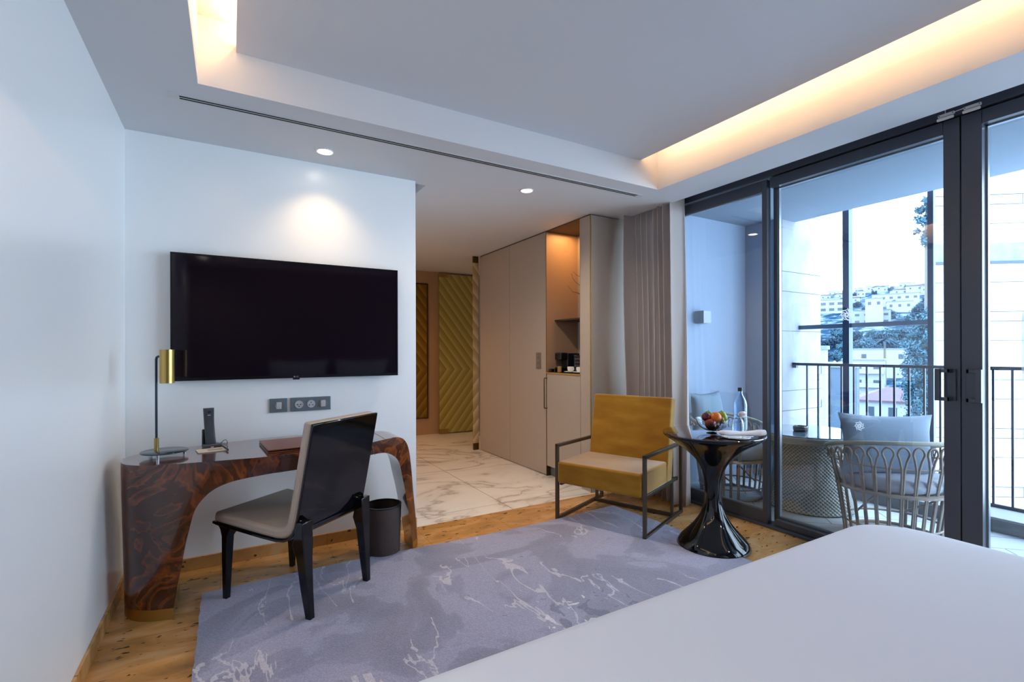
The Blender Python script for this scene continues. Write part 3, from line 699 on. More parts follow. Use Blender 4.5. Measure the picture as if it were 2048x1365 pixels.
def yf(x, z): return lerp_tab(FRONT, x)+(.10*(1-min(1, z/.72)) if x < .2 else 0)
def yb(x, z): return lerp_tab(BACK, x)
ZT = .757
pairs = []
for k in range(9): # left leg, going up
    u = k/8; z = .055+u*.43
    inner = [(.055, -.236), (.16, -.219), (.27, -.2), (.36, -.186), (.485, -.158)]
    pairs.append(((-.452+.0*u, .055+u*.60), (lerp_tab(inner, z), z)))
pairs += [((-.452, .70), (-.148, .52)), ((-.452, .74), (-.132, .553)), ((-.452, ZT), (-.112, .58)), ((-.44, ZT), (-.088, .605)), ((-.41, ZT), (-.055, .627)), ((-.36, ZT), (-.01, .645)),
          ((-.29, ZT), (.04, .656)), ((-.18, ZT), (.10, .664)), ((-.05, ZT), (.18, .671)), ((.10, ZT), (.27, .676)), ((.25, ZT), (.36, .680)), ((.4, ZT), (.45, .683)), ((.55, ZT), (.56, .686)), ((.66, ZT), (.65, .687)),
          ((.74, ZT), (.71, .686)), ((.80, ZT), (.755, .683)), ((.845, .757), (.79, .676)), ((.88, .752), (.822, .662)), ((.91, .741), (.852, .643)), ((.935, .722), (.875, .618)), ((.955, .695), (.893, .585)), ((.970, .66), (.906, .54)), ((.982, .61), (.917, .49)),
          ((.998, .50), (.935, .42)), ((1.012, .38), (.955, .33)), ((1.030, .25), (.976, .22)), ((1.045, .12), (.995, .115)), ((1.051, .055), (1.006, .055))]
def desk_section(o, i, K=10):
    ring = []
    for k in range(K+1):
        c = (1-math.cos(PI*k/K))/2; x = o[0]+(i[0]-o[0])*c; z = o[1]+(i[1]-o[1])*c
        ring.append((x, yf(x, z), z))
    for k in range(K, -1, -1):
        c = (1-math.cos(PI*k/K))/2; x = o[0]+(i[0]-o[0])*c; z = o[1]+(i[1]-o[1])*c
        ring.append((x, max(yb(x, z), yf(x, z)+.012), z))
    return ring
dk = thing('desk', 'glossy walnut burl writing desk with curved legs against the wall', 'desk', (0, 0, 0))
def cr1(a, b, c, d, u): return .5*((2*b)+(-a+c)*u+(2*a-5*b+4*c-d)*u*u+(-a+3*b-3*c+d)*u**3)
def refine(P, k=3):
    out = []
    for n_ in range(len(P)-1):
        q = [P[max(n_-1, 0)], P[n_], P[n_+1], P[min(n_+2, len(P)-1)]]
        for m_ in range(k):
            u = m_/k
            lin = lambda e: tuple(q[1][e][ax]+(q[2][e][ax]-q[1][e][ax])*u for ax in (0, 1))
            cub = lambda e: tuple(cr1(q[0][e][ax], q[1][e][ax], q[2][e][ax], q[3][e][ax], u) for ax in (0, 1))
            o_ = cub(0) if q[1][0][0] > .80 else lin(0)
            out.append((o_, cub(1)))
    return out+[P[-1]]
MB().rings([desk_section(o, i) for o, i in refine(pairs)]).build('body', 'burl', dk, smooth=42)
def plinth(xa, xb, z1):
    pts = []; n = 10
    for k in range(n+1):
        c = (1-math.cos(PI*k/n))/2; x = xa+(xb-xa)*c; pts.append((x, yf(x, .03)))
    for k in range(n, -1, -1):
        c = (1-math.cos(PI*k/n))/2; x = xa+(xb-xa)*c; pts.append((x, max(yb(x, .03), yf(x, .03)+.012)))
    MB().prism(pts, 'z', 0, z1).build('plinth', 'brass', dk, smooth=40)
plinth(-.450, -.238, .056); plinth(1.007, 1.053, .056)
dw = MB(); P = []
xs = [.115+(.69-.115)*k/24 for k in range(25)]
dw.rings([[(x, yf(x, .7)-.002, .690), (x, yf(x, .7)-.002, .742), (x, yf(x, .7)+.03, .742), (x, yf(x, .7)+.03, .690)] for x in xs]).build('drawer', 'burl', dk, smooth=30)
for x, dx in ((.115, -.03), (.69, .02)):
    MB().add([(x+dx, yf(x, .7)-.0026, .684), (x+dx+.0025, yf(x, .7)-.0026, .684), (x+.0025, yf(x, .7)-.0026, .752), (x, yf(x, .7)-.0026, .752)], [(0, 1, 2, 3)]).build('inlay', 'copper', dk, solid=.001)
MB().box(.786, .7885, 2.86, 3.17, ZT-.001, ZT+.0006).build('top_seam', 'gasket', dk)

# desk lamp
lp = thing('table_lamp', 'slim desk lamp with brass cylinder shade and round smoked base', 'lamp', (-.283, 2.945, ZT))
MB().lathe([(.001, .022), (.097, .022), (.100, .024), (.100, .027), (.097, .029), (.001, .029)], 48).build('base', 'smoke_disc', lp, smooth=40)
for a in (.3, 2.4, 4.5): MB().lathe([(.007, 0), (.008, .022)], 12).build('foot', 'chrome', lp, smooth=40, loc=(.085*math.cos(a), .085*math.sin(a), 0))
px_, py_ = -.036, .035
MB().lathe([(.010, .029), (.010, .088)], 20).build('collar', 'brass', lp, smooth=40, loc=(px_, py_, 0))
MB().tube([(px_, py_, .03), (px_, py_, .48), (px_+.002, py_-.001, .490), (px_+.008, py_-.004, .494), (px_+.022, py_-.012, .494)], .0055, 12).build('pole', mat('gunmetal_pole', '39454f', .3, metal=.8), lp, smooth=60)
MB().lathe([(.031, .362), (.031, .528), (.029, .528), (.029, .362)], 40, cap=False).build('shade', 'brass', lp, smooth=40, loc=(.012, -.005, 0))
MB().lathe([(.001, .524), (.030, .524), (.030, .527)], 32).build('shade_cap', 'brass', lp, smooth=40, loc=(.012, -.005, 0))

# telephone
ph = thing('telephone', 'dark cordless telephone standing in its cradle on the desk', 'telephone', (-.088, 3.08, ZT), .25)
MB().box(-.040, .040, -.035, .035, 0, .022).build('cradle', 'grey_plastic', ph, bevel=.006, seg=3)
MB().box(-.040, -.004, .012, .034, .0, .10).build('cradle_back', 'black_plastic', ph, bevel=.006, seg=3)
hs = MB()
R_ = []
for k in range(13):
    u = k/12; z = .018+u*.198; y = -.002+.012*math.sin(PI*u*.9)-.012*u; w = .025-.002*math.sin(PI*u); d = .012
    x = -.004-.012*u
    R_.append([(x-w, y-d*.5, z), (x-w*.8, y-d, z), (x+w*.8, y-d, z), (x+w, y-d*.5, z), (x+w, y+d*.6, z), (x-w, y+d*.6, z)])
hs.rings(R_).build('handset', mat('slate_handset', '3e454d', .35, var=.1, vscale=30), ph, bevel=.002)
MB().lathe([(.008, 0), (.008, .001)], 20).build('earpiece', 'black_plastic', ph, loc=(-.015, -.018, .197)).rotation_euler = (PI/2, 0, 0)
MB().box(-.019, -.012, -.017, -.015, .160, .168).build('indicator', mat('dark_red_print', '7a1826', .5), ph)
MB().box(-.022, -.008, -.0168, -.015, .176, .179).build('badge', 'chrome', ph)
MB().box(-.012, .002, -.0365, -.034, .006, .011).build('front_badge', mat('pink_label', 'd9b2bc', .5), ph)
MB().tube([(.038, .0, .012), (.052, -.01, .03), (.066, -.005, .036), (.078, .01, .02), (.080, .02, .004), (.07, .12, .003)], .0016, 6).build('cable', 'black_plastic', ph, smooth=60)
npd = thing('notepad', 'printed notepad lying in front of the telephone', 'notepad', (-.083, 2.985, ZT), .16)
MB().box(-.068, .068, -.052, .052, 0, .005).build('sheets', 'paper', npd, bevel=.001)
MB().box(-.02, .045, -.026, .02, .005, .0056).build('printed_panel', mat('print_tan', '9d8f86', .6), npd)
pn = thing('pen', 'black pen lying along the right edge of the notepad', 'pen', (-.026, 2.995, ZT+.0096), 1.76)
MB().tube([(-.08, 0, 0), (-.07, 0, 0), (.065, 0, 0), (.077, 0, 0), (.086, 0, 0)], [.003, .0045, .0045, .003, .001], 10).build('barrel', 'black_plastic', pn, smooth=50)
fo = thing('leather_folder', 'closed brown leather folder lying on the desk behind the chair', 'folder', (.365, 2.925, ZT), .075)
MB().box(-.215, .215, -.165, .165, 0, .006).build('cover', 'brown_leather', fo, bevel=.002)
MB().box(-.208, .212, -.158, .158, .006, .011).build('pages', 'black_plastic', fo)
MB().box(-.215, .215, -.165, .165, .011, .018).build('cover', 'brown_leather', fo, bevel=.003)

# ================================================================== DESK CHAIR (local: +y forward, x lateral)
ch = thing('desk_chair', 'taupe leather chair with glossy black back shell pushed to the desk', 'chair', (.31, 2.815, 0), math.atan2(.787, -.617)-PI/2)
prof = [(.335, .392), (.30, .386), (.15, .374), (0, .362), (-.10, .357), (-.15, .362), (-.185, .376), (-.212, .40), (-.230, .435), (-.245, .49), (-.262, .57), (-.285, .68), (-.308, .79), (-.332, .905), (-.337, .935)]
def band(a, b, w, path, taper=0):
    P = [Vector((p[0], p[1])) for p in path]; A_, B_ = [], []
    for i, p in enumerate(P):
        d = (P[min(i+1, len(P)-1)]-P[max(i-1, 0)]).normalized(); n = Vector((d.y, -d.x))  # towards the sitter
        if n.y < 0 and i < 5: n = -n
        if i >= 5: n = n if n.x > 0 else -n
        A_.append(p+n*a); B_.append(p+n*b)
    mb = MB(); R_ = []
    for i, (p, q) in enumerate(zip(A_, B_)):
        ww = w*(1-taper*i/len(A_))
        R_.append([(-ww, p.x, p.y), (ww, p.x, p.y), (ww, q.x, q.y), (-ww, q.x, q.y)])
    return mb.rings(R_)
band(0, .014, .238, prof).build('back_shell', 'black_lacquer', ch, bevel=.004, smooth=50)
band(.0145, .066, .236, [(p[0]-(.004 if i == 0 else 0), p[1]) for i, p in enumerate(prof)]).build('cushion', 'leather', ch, bevel=.016, seg=3, smooth=50)
for sx in (-1, 1):
    x = sx*.205
    # front leg
    def sq(cx, cy_, z, a, b): return [(cx-a, cy_-b, z), (cx+a, cy_-b, z), (cx+a, cy_+b, z), (cx-a, cy_+b, z)]
    MB().rings([sq(x*1.04, .262, 0, .013, .013), sq(x*1.02, .262, .2, .018, .018), sq(x, .262, .33, .021, .021), sq(x*.97, .255, .365, .03, .034), sq(x*.97, .25, .388, .034, .05)]).build('leg', 'black_lacquer', ch, bevel=.004)
    MB().rings([sq(x*1.0, -.285, 0, .015, .015), sq(x*1.02, -.268, .15, .021, .021), sq(x*1.03, -.255, .30, .027, .026), sq(x*1.03, -.245, .36, .032, .035), sq(x*1.03, -.250, .42, .033, .026), sq(x*1.03, -.256, .470, .034, .020)]).build('leg', 'black_lacquer', ch, bevel=.004)

# ================================================================== WASTE BIN
bn = thing('waste_bin', 'round dark brown woven waste bin beneath the right end of the desk', 'waste bin', (.835, 3.075, 0))
MB().lathe([(.100, 0), (.104, .01), (.113, .30), (.113, .307), (.107, .307), (.10, .02), (.001, .018)], 48).build('body', 'bin', bn, smooth=50)
MB().lathe([(.114, .300), (.114, .309), (.106, .309), (.106, .300)], 48, cap=False).build('rim', 'black_plastic', bn, smooth=50)

# ================================================================== RUG
rg = MB(); n = 60
for i in range(n+1): pass
outl = []
rr_ = random.Random(2)
def wob(): return rr_.uniform(-.003, .003)
outl += [(-.13+2.83*k/60+0, 3.0+.02*math.sin(k*.12)+wob()) for k in range(61)]
outl += [(2.70+.03*math.sin(k*.15)+wob(), 3.0-.05*k-.02) for k in range(1, 75)]
outl += [(2.70-2.83*k/60, -.75) for k in range(61)]
outl += [(-.13+wob(), -.75+.05*k) for k in range(1, 75)]
ox, oy = 1.285, 1.12
rg.prism([(a-ox, b-oy) for a, b in outl], 'z', .001, .014)
tag(rg.build('rug', 'rug', smooth=60, loc=(ox, oy, 0)), 'large lavender-grey marbled wool rug under the chairs and bed', 'rug')

# ================================================================== ARMCHAIR (local: -y forward)
ac = thing('armchair', 'mustard velvet armchair with open square bronze metal frame', 'armchair', (2.605, 2.83, 0), math.atan2(-.38, -.925)+PI/2)
Wd, Dp = .345, .362
B = .024
for sx in (-1, 1):
    f_ = MB(); x = sx*Wd
    f_.box(x-.012, x+.012, -Dp-.012, -Dp+.012, .0, .572); f_.box(x-.012, x+.012, Dp-.012, Dp+.012, .0, .56)
    f_.add([(x-.012, -Dp-.012, .548), (x+.012, -Dp-.012, .548), (x+.012, Dp+.012, .536), (x-.012, Dp+.012, .536), (x-.012, -Dp-.012, .572), (x+.012, -Dp-.012, .572), (x+.012, Dp+.012, .56), (x-.012, Dp+.012, .56)], [(0, 3, 2, 1), (4, 5, 6, 7), (0, 1, 5, 4), (1, 2, 6, 5), (2, 3, 7, 6), (3, 0, 4, 7)])
    f_.box(x-.012, x+.012, -Dp+.012, Dp-.012, 0, .024)
    f_.build('side_frame', 'steel', ac, bevel=.0015)
    MB().box(x-sx*.024-.010, x-sx*.024+.010, .215, .237, .02, .27).build('leg', 'steel', ac, bevel=.0015)
    MB().box(x-sx*.024-.010, x-sx*.024+.010, -Dp+.01, Dp-.02, .262, .284).build('seat_rail', 'steel', ac, bevel=.0015)
MB().box(-Wd, Wd, .214, .238, .0, .024).build('cross_bar', 'steel', ac, bevel=.0015)
MB().box(-Wd+.01, Wd-.01, .30, .32, .262, .284).build('seat_rail', 'steel', ac, bevel=.0015)
MB().box(-.33, .33, -.385, .10, .284, .445).build('seat_cushion', 'velvet', ac, bevel=.016, seg=4)
bk = MB().add([(-.33, .085, .284), (.33, .085, .284), (.33, .205, .284), (-.33, .205, .284), (-.33, .200, .915), (.33, .200, .915), (.33, .300, .905), (-.33, .300, .905)], [(0, 3, 2, 1), (4, 5, 6, 7), (0, 1, 5, 4), (1, 2, 6, 5), (2, 3, 7, 6), (3, 0, 4, 7)])
bk.build('backrest', 'velvet', ac, bevel=.014, seg=4)

# ================================================================== PEDESTAL TABLE
TZ = .741
pt = thing('pedestal_table', 'round black lacquered tulip side table beside the armchair', 'side table', (2.717, 2.082, 0))
base = [(.001, .001), (.219, .001), (.225, .006), (.226, .014), (.216, .036), (.197, .060), (.172, .086), (.144, .116), (.117, .148), (.094, .183), (.077, .215), (.065, .25), (.056, .29), (.052, .333), (.0515, .375), (.053, .415), (.058, .456), (.069, .495), (.086, .532), (.105, .560), (.128, .587), (.158, .614), (.195, .645), (.24, .676), (.28, .701), (.305, .718), (.311, .725), (.311, .730)]
MB().lathe(base+[(.001, .732)], 72, cap=False).build('pedestal', 'black_lacquer', pt, smooth=50)
MB().lathe([(.001, .7322), (.312, .7322), (.314, .736), (.312, .740), (.308, TZ), (.001, TZ)], 72, cap=False).build('table_top', mat('dark_gloss_veneer', '2a1812', .06, coat=1, var=.3, vscale=6), pt, smooth=30)
# fruit bowl
bc = (2.69, 2.065)
fb = thing('fruit_bowl', 'clear glass footed bowl of fruit on the round table', 'bowl', (bc[0], bc[1], TZ))
MB().lathe([(.001, 0), (.038, 0), (.036, .004), (.012, .010), (.012, .016), (.05, .022), (.080, .042), (.096, .070), (.103, .094), (.101, .095), (.093, .072), (.077, .045), (.047, .026), (.001, .021)], 48, cap=False).build('bowl', 'clear', fb, smooth=60)
def fruit(name, lab, cat, off, r, m, sx=1, sy=1, sz=1, rot=(0, 0, 0), stem=True):
    t = thing(name, lab, cat, (bc[0]+off[0], bc[1]+off[1], TZ+off[2])); t.rotation_euler = rot
    prof_ = [(.001, -r*.93)]+[(r*math.sin(PI*k/14), -r*math.cos(PI*k/14)*(1-.06*(1 if k in (0, 14) else 0))) for k in range(1, 14)]+[(.001, r*.9)]
    mb = MB().lathe(prof_, 28, cap=False); mb.v = [(a*sx, b*sy, c*sz) for a, b, c in mb.v]
    mb.build('flesh', m, t, smooth=80, weld=.0005)
    if stem: MB().tube([(0, 0, r*.85*sz), (.002, 0, r*sz+.006)], .0018, 6).build('stem', 'trunk', t)
M['orange'] = mat('orange_peel', 'd0690f', .4, bump=.3, bscale=150); M['plum'] = mat('plum_skin', '5a0f22', .25, var=.3, vscale=10)
M['apple'] = mat('apple_skin', 'a03a2a', .25, var=.35, vscale=12); M['mango'] = mat('mango_skin', '8f9a2c', .35, var=.35, vscale=8); M['lime'] = mat('star_fruit_skin', 'b9bd7a', .35)
M['pear'] = mat('russet_skin', '9a5a2a', .45, var=.3, vscale=14)
fruit('orange', 'bright orange in the middle of the fruit bowl', 'fruit', (-.008, -.030, .104), .036, 'orange', stem=False)
fruit('plum', 'dark red plum at the left of the fruit bowl', 'fruit', (-.046, .010, .106), .029, 'plum')
fruit('apple', 'red-brown apple low at the left of the fruit bowl', 'fruit', (-.046, -.022, .066), .035, 'apple')
fruit('pear', 'russet pear low in the middle of the fruit bowl', 'fruit', (.010, -.008, .054), .031, 'pear', sz=1.15)
fruit('mango', 'green and yellow mango leaning at the right of the fruit bowl', 'fruit', (.056, -.030, .100), .034, 'mango', sx=.8, sz=1.35, rot=(.15, -.35, 0))
fruit('lime', 'small green lime at the back of the fruit bowl', 'fruit', (.005, .034, .110), .029, mat('lime_skin', '6f8a24', .35))
fruit('peach', 'pale pink peach low at the right of the fruit bowl', 'fruit', (.052, .006, .060), .029, mat('peach_skin', 'c46a62', .6, var=.3, vscale=12))
sf = thing('star_fruit', 'pale star fruit slice standing in the front of the fruit bowl', 'fruit', (bc[0]+.022, bc[1]-.066, TZ+.084)); sf.rotation_euler = (PI/2-.3, 0, .6)
MB().prism([((.026 if k % 2 == 0 else .012)*math.cos(2*PI*k/10), (.026 if k % 2 == 0 else .012)*math.sin(2*PI*k/10)) for k in range(10)], 'z', -.006, .006).build('slice', 'lime', sf, bevel=.002)
# bottle
bo = thing('water_bottle', 'clear glass water bottle with dark cap on the round table', 'bottle', (2.94, 2.04, TZ))
bprof = [(.001, 0), (.040, 0), (.043, .006), (.043, .06), (.041, .11), (.042, .15), (.0425, .17), (.040, .19), (.032, .212), (.020, .232), (.0145, .245), (.0135, .27)]
MB().lathe(bprof+[(.011, .27), (.012, .245), (.018, .230), (.030, .21), (.038, .188), (.040, .165), (.0385, .11), (.0405, .06), (.040, .012), (.001, .008)], 40, cap=False).build('glass_body', 'bottle', bo, smooth=60)
MB().lathe([(.001, .262), (.0155, .262), (.0155, .283), (.014, .286), (.001, .286)], 24, cap=False).build('cap', mat('navy_cap', '161d33', .4), bo, smooth=40)
aC = math.atan2(-2.04, -2.94)  # faces the room
lb = MB(); Pg = []
for i in range(17):
    th = aC+.35+(i/16-.5)*1.35; row = []
    e_ = math.sqrt(max(0, 1-((i/16-.5)*2)**2))
    for j in range(7): row.append((.0436*math.cos(th), .0436*math.sin(th), .112+(j/6-.5)*.042*e_))
    Pg.append(row)
lb.grid(Pg).build('label', 'white_decal', bo, smooth=80, solid=.0003)
for k, c_ in enumerate('LUSO'):
    th = aC+.35+(.42-.28*k)*-1
    text('label_text', c_, .019, 'red_text', bo, (.0442*math.cos(th), .0442*math.sin(th), .111), (PI/2, 0, th+PI/2), .0002)
def tumbler(x, y, lab):
    t = thing('drinking_glass', lab, 'glass', (x, y, TZ), group='upturned glasses on the round table')
    MB().lathe([(.035, 0), (.036, .001), (.037, .05), (.034, .076), (.026, .094), (.019, .102), (.001, .103), (.001, .096), (.018, .094), (.025, .09), (.032, .074), (.0352, .05), (.0342, .001)], 36, cap=False).build('glass_body', 'clear', t, smooth=60)
tumbler(2.835, 1.985, 'upturned clear drinking glass in front of the water bottle')
tumbler(2.845, 2.16, 'upturned clear drinking glass behind the fruit bowl')
# plate, napkin, knife
pc = (2.655, 1.855)
pla = thing('side_plate', 'white plate under the rolled napkin at the front of the round table', 'plate', (pc[0], pc[1]+.015, TZ))
MB().lathe([(.001, 0), (.05, 0), (.082, .009), (.081, .012), (.048, .004), (.001, .004)], 40, cap=False).build('dish', 'porcelain', pla, smooth=60)
na = thing('napkin', 'rolled white napkin lying across the plate on the round table', 'napkin', (pc[0]+.025, pc[1], TZ+.014), -.45)
Rn = []
for k in range(25):
    u = k/24; x = -.145+.29*u; r = .017+.003*math.sin(u*9)+(.003 if u > .85 else 0)-(.006 if u < .08 else 0)
    z = .018+.004*math.cos(u*5); Rn.append([(x, r*1.35*math.cos(a)+.0, z+r*.85*math.sin(a)+.002*math.sin(3*a+u*7)) for a in [2*PI*j/16 for j in range(16)]])
MB().rings(Rn).build('cloth', 'napkin', na, smooth=70)
kn = thing('knife', 'silver knife beneath the napkin on the round table', 'knife', (pc[0]-.02, pc[1]-.035, TZ+.0145), -.25)
MB().box(-.10, .0, -.005, .005, 0, .004).build('handle', 'chrome', kn, bevel=.0015); MB().box(0, .08, -.007, .007, .001, .003).build('blade', 'chrome', kn)

# ================================================================== BED
bd = thing('bed', 'wide bed made up with a smooth white sheet, foot towards the desk', 'bed', (1.20, -.10, 0))
MB().box(-.92, .92, -1.14, .98, .06, .30).build('base', mat('bed_base_fabric', '6d6660', .8), bd, bevel=.02)
for a in (-.8, .8):
    for b_ in (-1.0, .85): MB().box(a-.03, a+.03, b_-.03, b_+.03, 0, .06).build('leg', 'black_plastic', bd)
def rrect(hx, hy0, hy1, r, n=10):
    pts = []
    for cx, cy_, a0 in ((hx-r, hy1-r, 0), (-hx+r, hy1-r, PI/2), (-hx+r, hy0+r, PI), (hx-r, hy0+r, 3*PI/2)):
        for k in range(n+1):
            a = a0+PI/2*k/n; pts.append((cx+r*math.cos(a), cy_+r*math.sin(a)))
    return pts
def layer(z, ins, r): return [(x, y, z+.006*math.sin(9*x)*(.3 if z > .5 else 1)) for x, y in rrect(1.07-ins, -1.135+ins, 1.088-ins, max(.03, r))]
rr2 = random.Random(11)
Rb = [layer(.10, .012, .20), layer(.30, .008, .20), layer(.48, .003, .20), layer(.545, .0, .20), layer(.575, .008, .20), layer(.592, .024, .19), layer(.600, .05, .17), layer(.604, .10, .14), layer(.606, .25, .10), layer(.607, .5, .05), layer(.607, .9, .04)]
MB().rings(Rb).build('sheet', 'white_fabric', bd, smooth=80)
MB().box(-1.05, 1.05, -1.185, -1.145, .0, 1.15).build('headboard', mat('headboard_fabric', '5b5058', .8), bd, bevel=.015)
def pillow_mesh(w, h, t, n=18):
    mb = MB()
    for sg in (1, -1):
        P_ = []
        for i in range(n+1):
            u = i/n*2-1; row = []
            for j in range(n+1):
                v_ = j/n*2-1
                k = max(0, (1-abs(u)**2.6)*(1-abs(v_)**2.6))**.55
                e_ = 1-.10*(1-abs(u)**2)*abs(v_)**3 ; e2 = 1-.10*(1-abs(v_)**2)*abs(u)**3
                row.append((u*w/2*e2, sg*t/2*k, v_*h/2*e_))
            P_.append(row)
        mb.grid(P_)
    return mb
for x, lab in ((.86, 'large white pillow leaning on the headboard, left side'), (1.75, 'large white pillow leaning on the headboard, right side')):
    p_ = pillow_mesh(.80, .58, .20).build('pillow', mat('pillow_cotton', 'd7dbe6', .85), smooth=80, weld=.0008, loc=(x, -1.02, .89)); p_.rotation_euler = (-.35, 0, 0)
    tag(p_, lab, 'pillow', 'pillows on the bed')

# ================================================================== BALCONY
BX = 4.95
struct(MB().box(3.46, 5.02, YF-1, 3.2, -.2, -.002).build('floor', 'deck'), 'grey plank-tiled balcony floor')
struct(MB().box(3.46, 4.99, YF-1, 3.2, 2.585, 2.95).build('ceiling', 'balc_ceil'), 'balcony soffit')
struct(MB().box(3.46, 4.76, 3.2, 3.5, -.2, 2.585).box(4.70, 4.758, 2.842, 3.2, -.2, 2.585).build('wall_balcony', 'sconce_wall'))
fin = tag(MB().box(0, .70, 0, .45, -6.5, 4.0).build('stone_pier', 'stone1', loc=(4.76, 2.84, 0)), 'pale limestone-clad pier at the far end of the balcony', 'pillar')
struct(MB().box(4.64, 5.02, YF-1, 2.84, 0, .098).build('trim_5', mat('pale_coping', '8a9096', .8), bevel=.004), 'balcony edge kerb with pale coping')
struct(MB().box(4.63, 4.642, YF-1, 2.84, 0, .085).build('trim_6', 'concrete'), 'weathered kerb face')
rl = thing('balcony_railing', 'dark steel railing with thin upright bars along the balcony edge', 'railing', (BX, 0, 0))
MB().box(-.012, .012, YF-.8, 2.835, 1.125, 1.150).build('top_rail', 'rail', rl)
MB().box(-.010, .010, YF-.8, 2.835, .098, .122).build('bottom_rail', 'rail', rl)
MB().box(-.02, .02, 2.80, 2.838, 1.10, 1.152).build('wall_bracket', 'rail', rl)
y = 2.702; bal = None
while y > YF-.7:
    if bal is None:
        bal = MB().box(-.007, .007, -.007, .007, .12, 1.128).build('baluster', 'rail', rl, loc=(0, y, 0))
    else:
        c = bal.copy(); COL.objects.link(c); c.parent = rl; c.location = (0, y, 0)
    y -= .1045
ps = thing('steel_screen_frame', 'navy steel post and transom frame outside the railing', 'frame', (5.07, 0, 0))
MB().box(-.035, .035, 2.365, 2.42, -2.9, 2.62).build('post', 'navy', ps)
MB().box(-.02, .02, 1.735, 1.775, -2.9, 2.62).build('post', 'navy', ps)
MB().box(-.02, .02, 1.775, 2.84, 1.49, 1.53).build('transom', mat('blue_grey_steel', '566b84', .4), ps)
MB().box(-.02, .02, YF, 2.84, -2.9, -2.8).build('base_beam', 'rail', ps)
# wall light
wl = thing('wall_light', 'grey cube wall light on the balcony end wall', 'wall lamp', (3.97, 3.2, 1.60))
MB().box(-.055, .055, -.10, 0, -.06, .06).build('housing', mat('grey_lamp_housing', '6f7f8d', .4), wl, bevel=.003)
MB().box(-.045, .045, -.09, -.01, -.0625, -.059).build('lens', 'socket', wl)
# wicker table
wt = thing('wicker_table', 'round woven resin table with glass top on the balcony', 'table', (4.12, 2.24, 0))
MB().lathe([(.30, 0), (.315, .01), (.29, .12), (.262, .25), (.255, .36), (.28, .48), (.30, .54)], 64).build('woven_base', 'weave', wt, smooth=60)
rimb = MB()
for k in range(5): rimb.lathe([(.345+.004*k, .545+.011*k), (.352+.004*k, .5505+.011*k), (.345+.004*k, .556+.011*k)], 64, cap=False)
rimb.lathe([(.001, .543), (.34, .543), (.35, .60), (.001, .60)], 64, cap=False)
rimb.build('woven_rim', 'wicker_rim', wt, smooth=60)
MB().lathe([(.001, .601), (.362, .601), (.362, .611), (.001, .611)], 64, cap=False).build('glass_top', mat('blue_grey_glass_top', '5a7085', .06, coat=1), wt)
at = thing('ashtray', 'black round ashtray on the balcony table', 'ashtray', (4.06, 2.27, .611))
MB().lathe([(.001, 0), (.05, 0), (.056, .012), (.056, .040), (.048, .042), (.044, .015), (.001, .012)], 36, cap=False).build('dish', 'black_lacquer', at, smooth=40)

# wicker tub chair, opening towards +y
def wicker_chair(loc, rz, lab):
    t = thing('wicker_chair', lab, 'chair', loc, rz, 'wicker chairs on the balcony')
    R0, R1 = .375, .34
    half = math.radians(138)
    def rimpt(a, r=R0, z=None):   # a = 0 at the back (-y)
        zz = .69-.15*(abs(a)/half)**2 if z is None else z
        return Vector((r*math.sin(a), -r*.92*math.cos(a)+.03, zz))
    MB().tube([rimpt(-half+2*half*k/48) for k in range(49)], .0145, 10).build('rim', 'wicker_rim', t, smooth=60)
    def ring(z, r, rr, full=True, name='ring'):
        pts = [Vector((r*math.sin(a), -r*.92*math.cos(a)+.02, z)) for a in [2*PI*k/40 for k in range(40)]]
        MB().tube(pts, rr, 6, closed=True).build(name, 'wicker', t, smooth=60)
    ring(.012, .27, .012); ring(.10, .282, .007); ring(.34, .315, .012)
    MB().tube([rimpt(-half+2*half*k/40, .352, .520) for k in range(41)], .006, 6).build('ring', 'wicker', t, smooth=60)
    nL = 22
    for i in range(nL):
        a = -half*.96+2*half*.96*i/(nL-1); da = half*.96/(nL-1)*.78
        top = rimpt(a).z-.028
        def at_(aa, r, z): return Vector((r*math.sin(aa), -r*.92*math.cos(aa)+.025, z))
        pts = [at_(a-.02, .27, .015), at_(a-.018, .283, .12), at_(a-.016, .315, .34), at_(a-.02, .350, .515)]
        for k in range(9):
            q = PI*k/8; pts.append(at_(a-da*math.cos(q)*(1 if True else 0), .366, top-.045+.045*math.sin(q)))
        pts += [at_(a+.02, .350, .515), at_(a+.016, .315, .34), at_(a+.018, .283, .12), at_(a+.02, .27, .015)]
        # splay the loop between the waist ring and the rim
        pts.insert(4, at_(a-da*.6, .358, .575)); pts.insert(len(pts)-4, at_(a+da*.6, .358, .575))
        MB().tube(pts, .0066, 8).build('rib', 'wicker', t, smooth=60)
    MB().lathe([(.001, .335), (.31, .335), (.31, .35), (.001, .35)], 40, cap=False).build('seat_base', 'wicker', t)
    # front braces below the arm ends
    for s in (-1, 1): MB().tube([(s*.22, -.18, .33), (s*.15, .15, .12)], .007, 6).build('brace', 'wicker', t)
    return t
wicker_chair((3.92, 1.57, 0), math.atan2(.75, .55)-PI/2, 'wicker tub chair seen from behind, just outside the left glass door')
wicker_chair((3.86, 2.79, 0), math.atan2(-.90, .1)-PI/2, 'wicker tub chair behind the fixed glass panel, half hidden by the side table')
def seatpad(loc, m, lab):
    o = MB().lathe([(.001, 0), (.27, 0), (.295, .02), (.30, .05), (.29, .085), (.26, .10), (.001, .105)], 40, cap=False).build('seat_cushion', m, smooth=60, loc=loc)
    tag(o, lab, 'cushion', 'seat cushions on the balcony chairs')
seatpad((3.93, 1.59, .351), 'grey_cushion', 'grey round seat cushion in the wicker chair nearest the door handle')
seatpad((3.86, 2.77, .351), 'grey_cushion', 'grey round seat cushion in the wicker chair by the end wall')
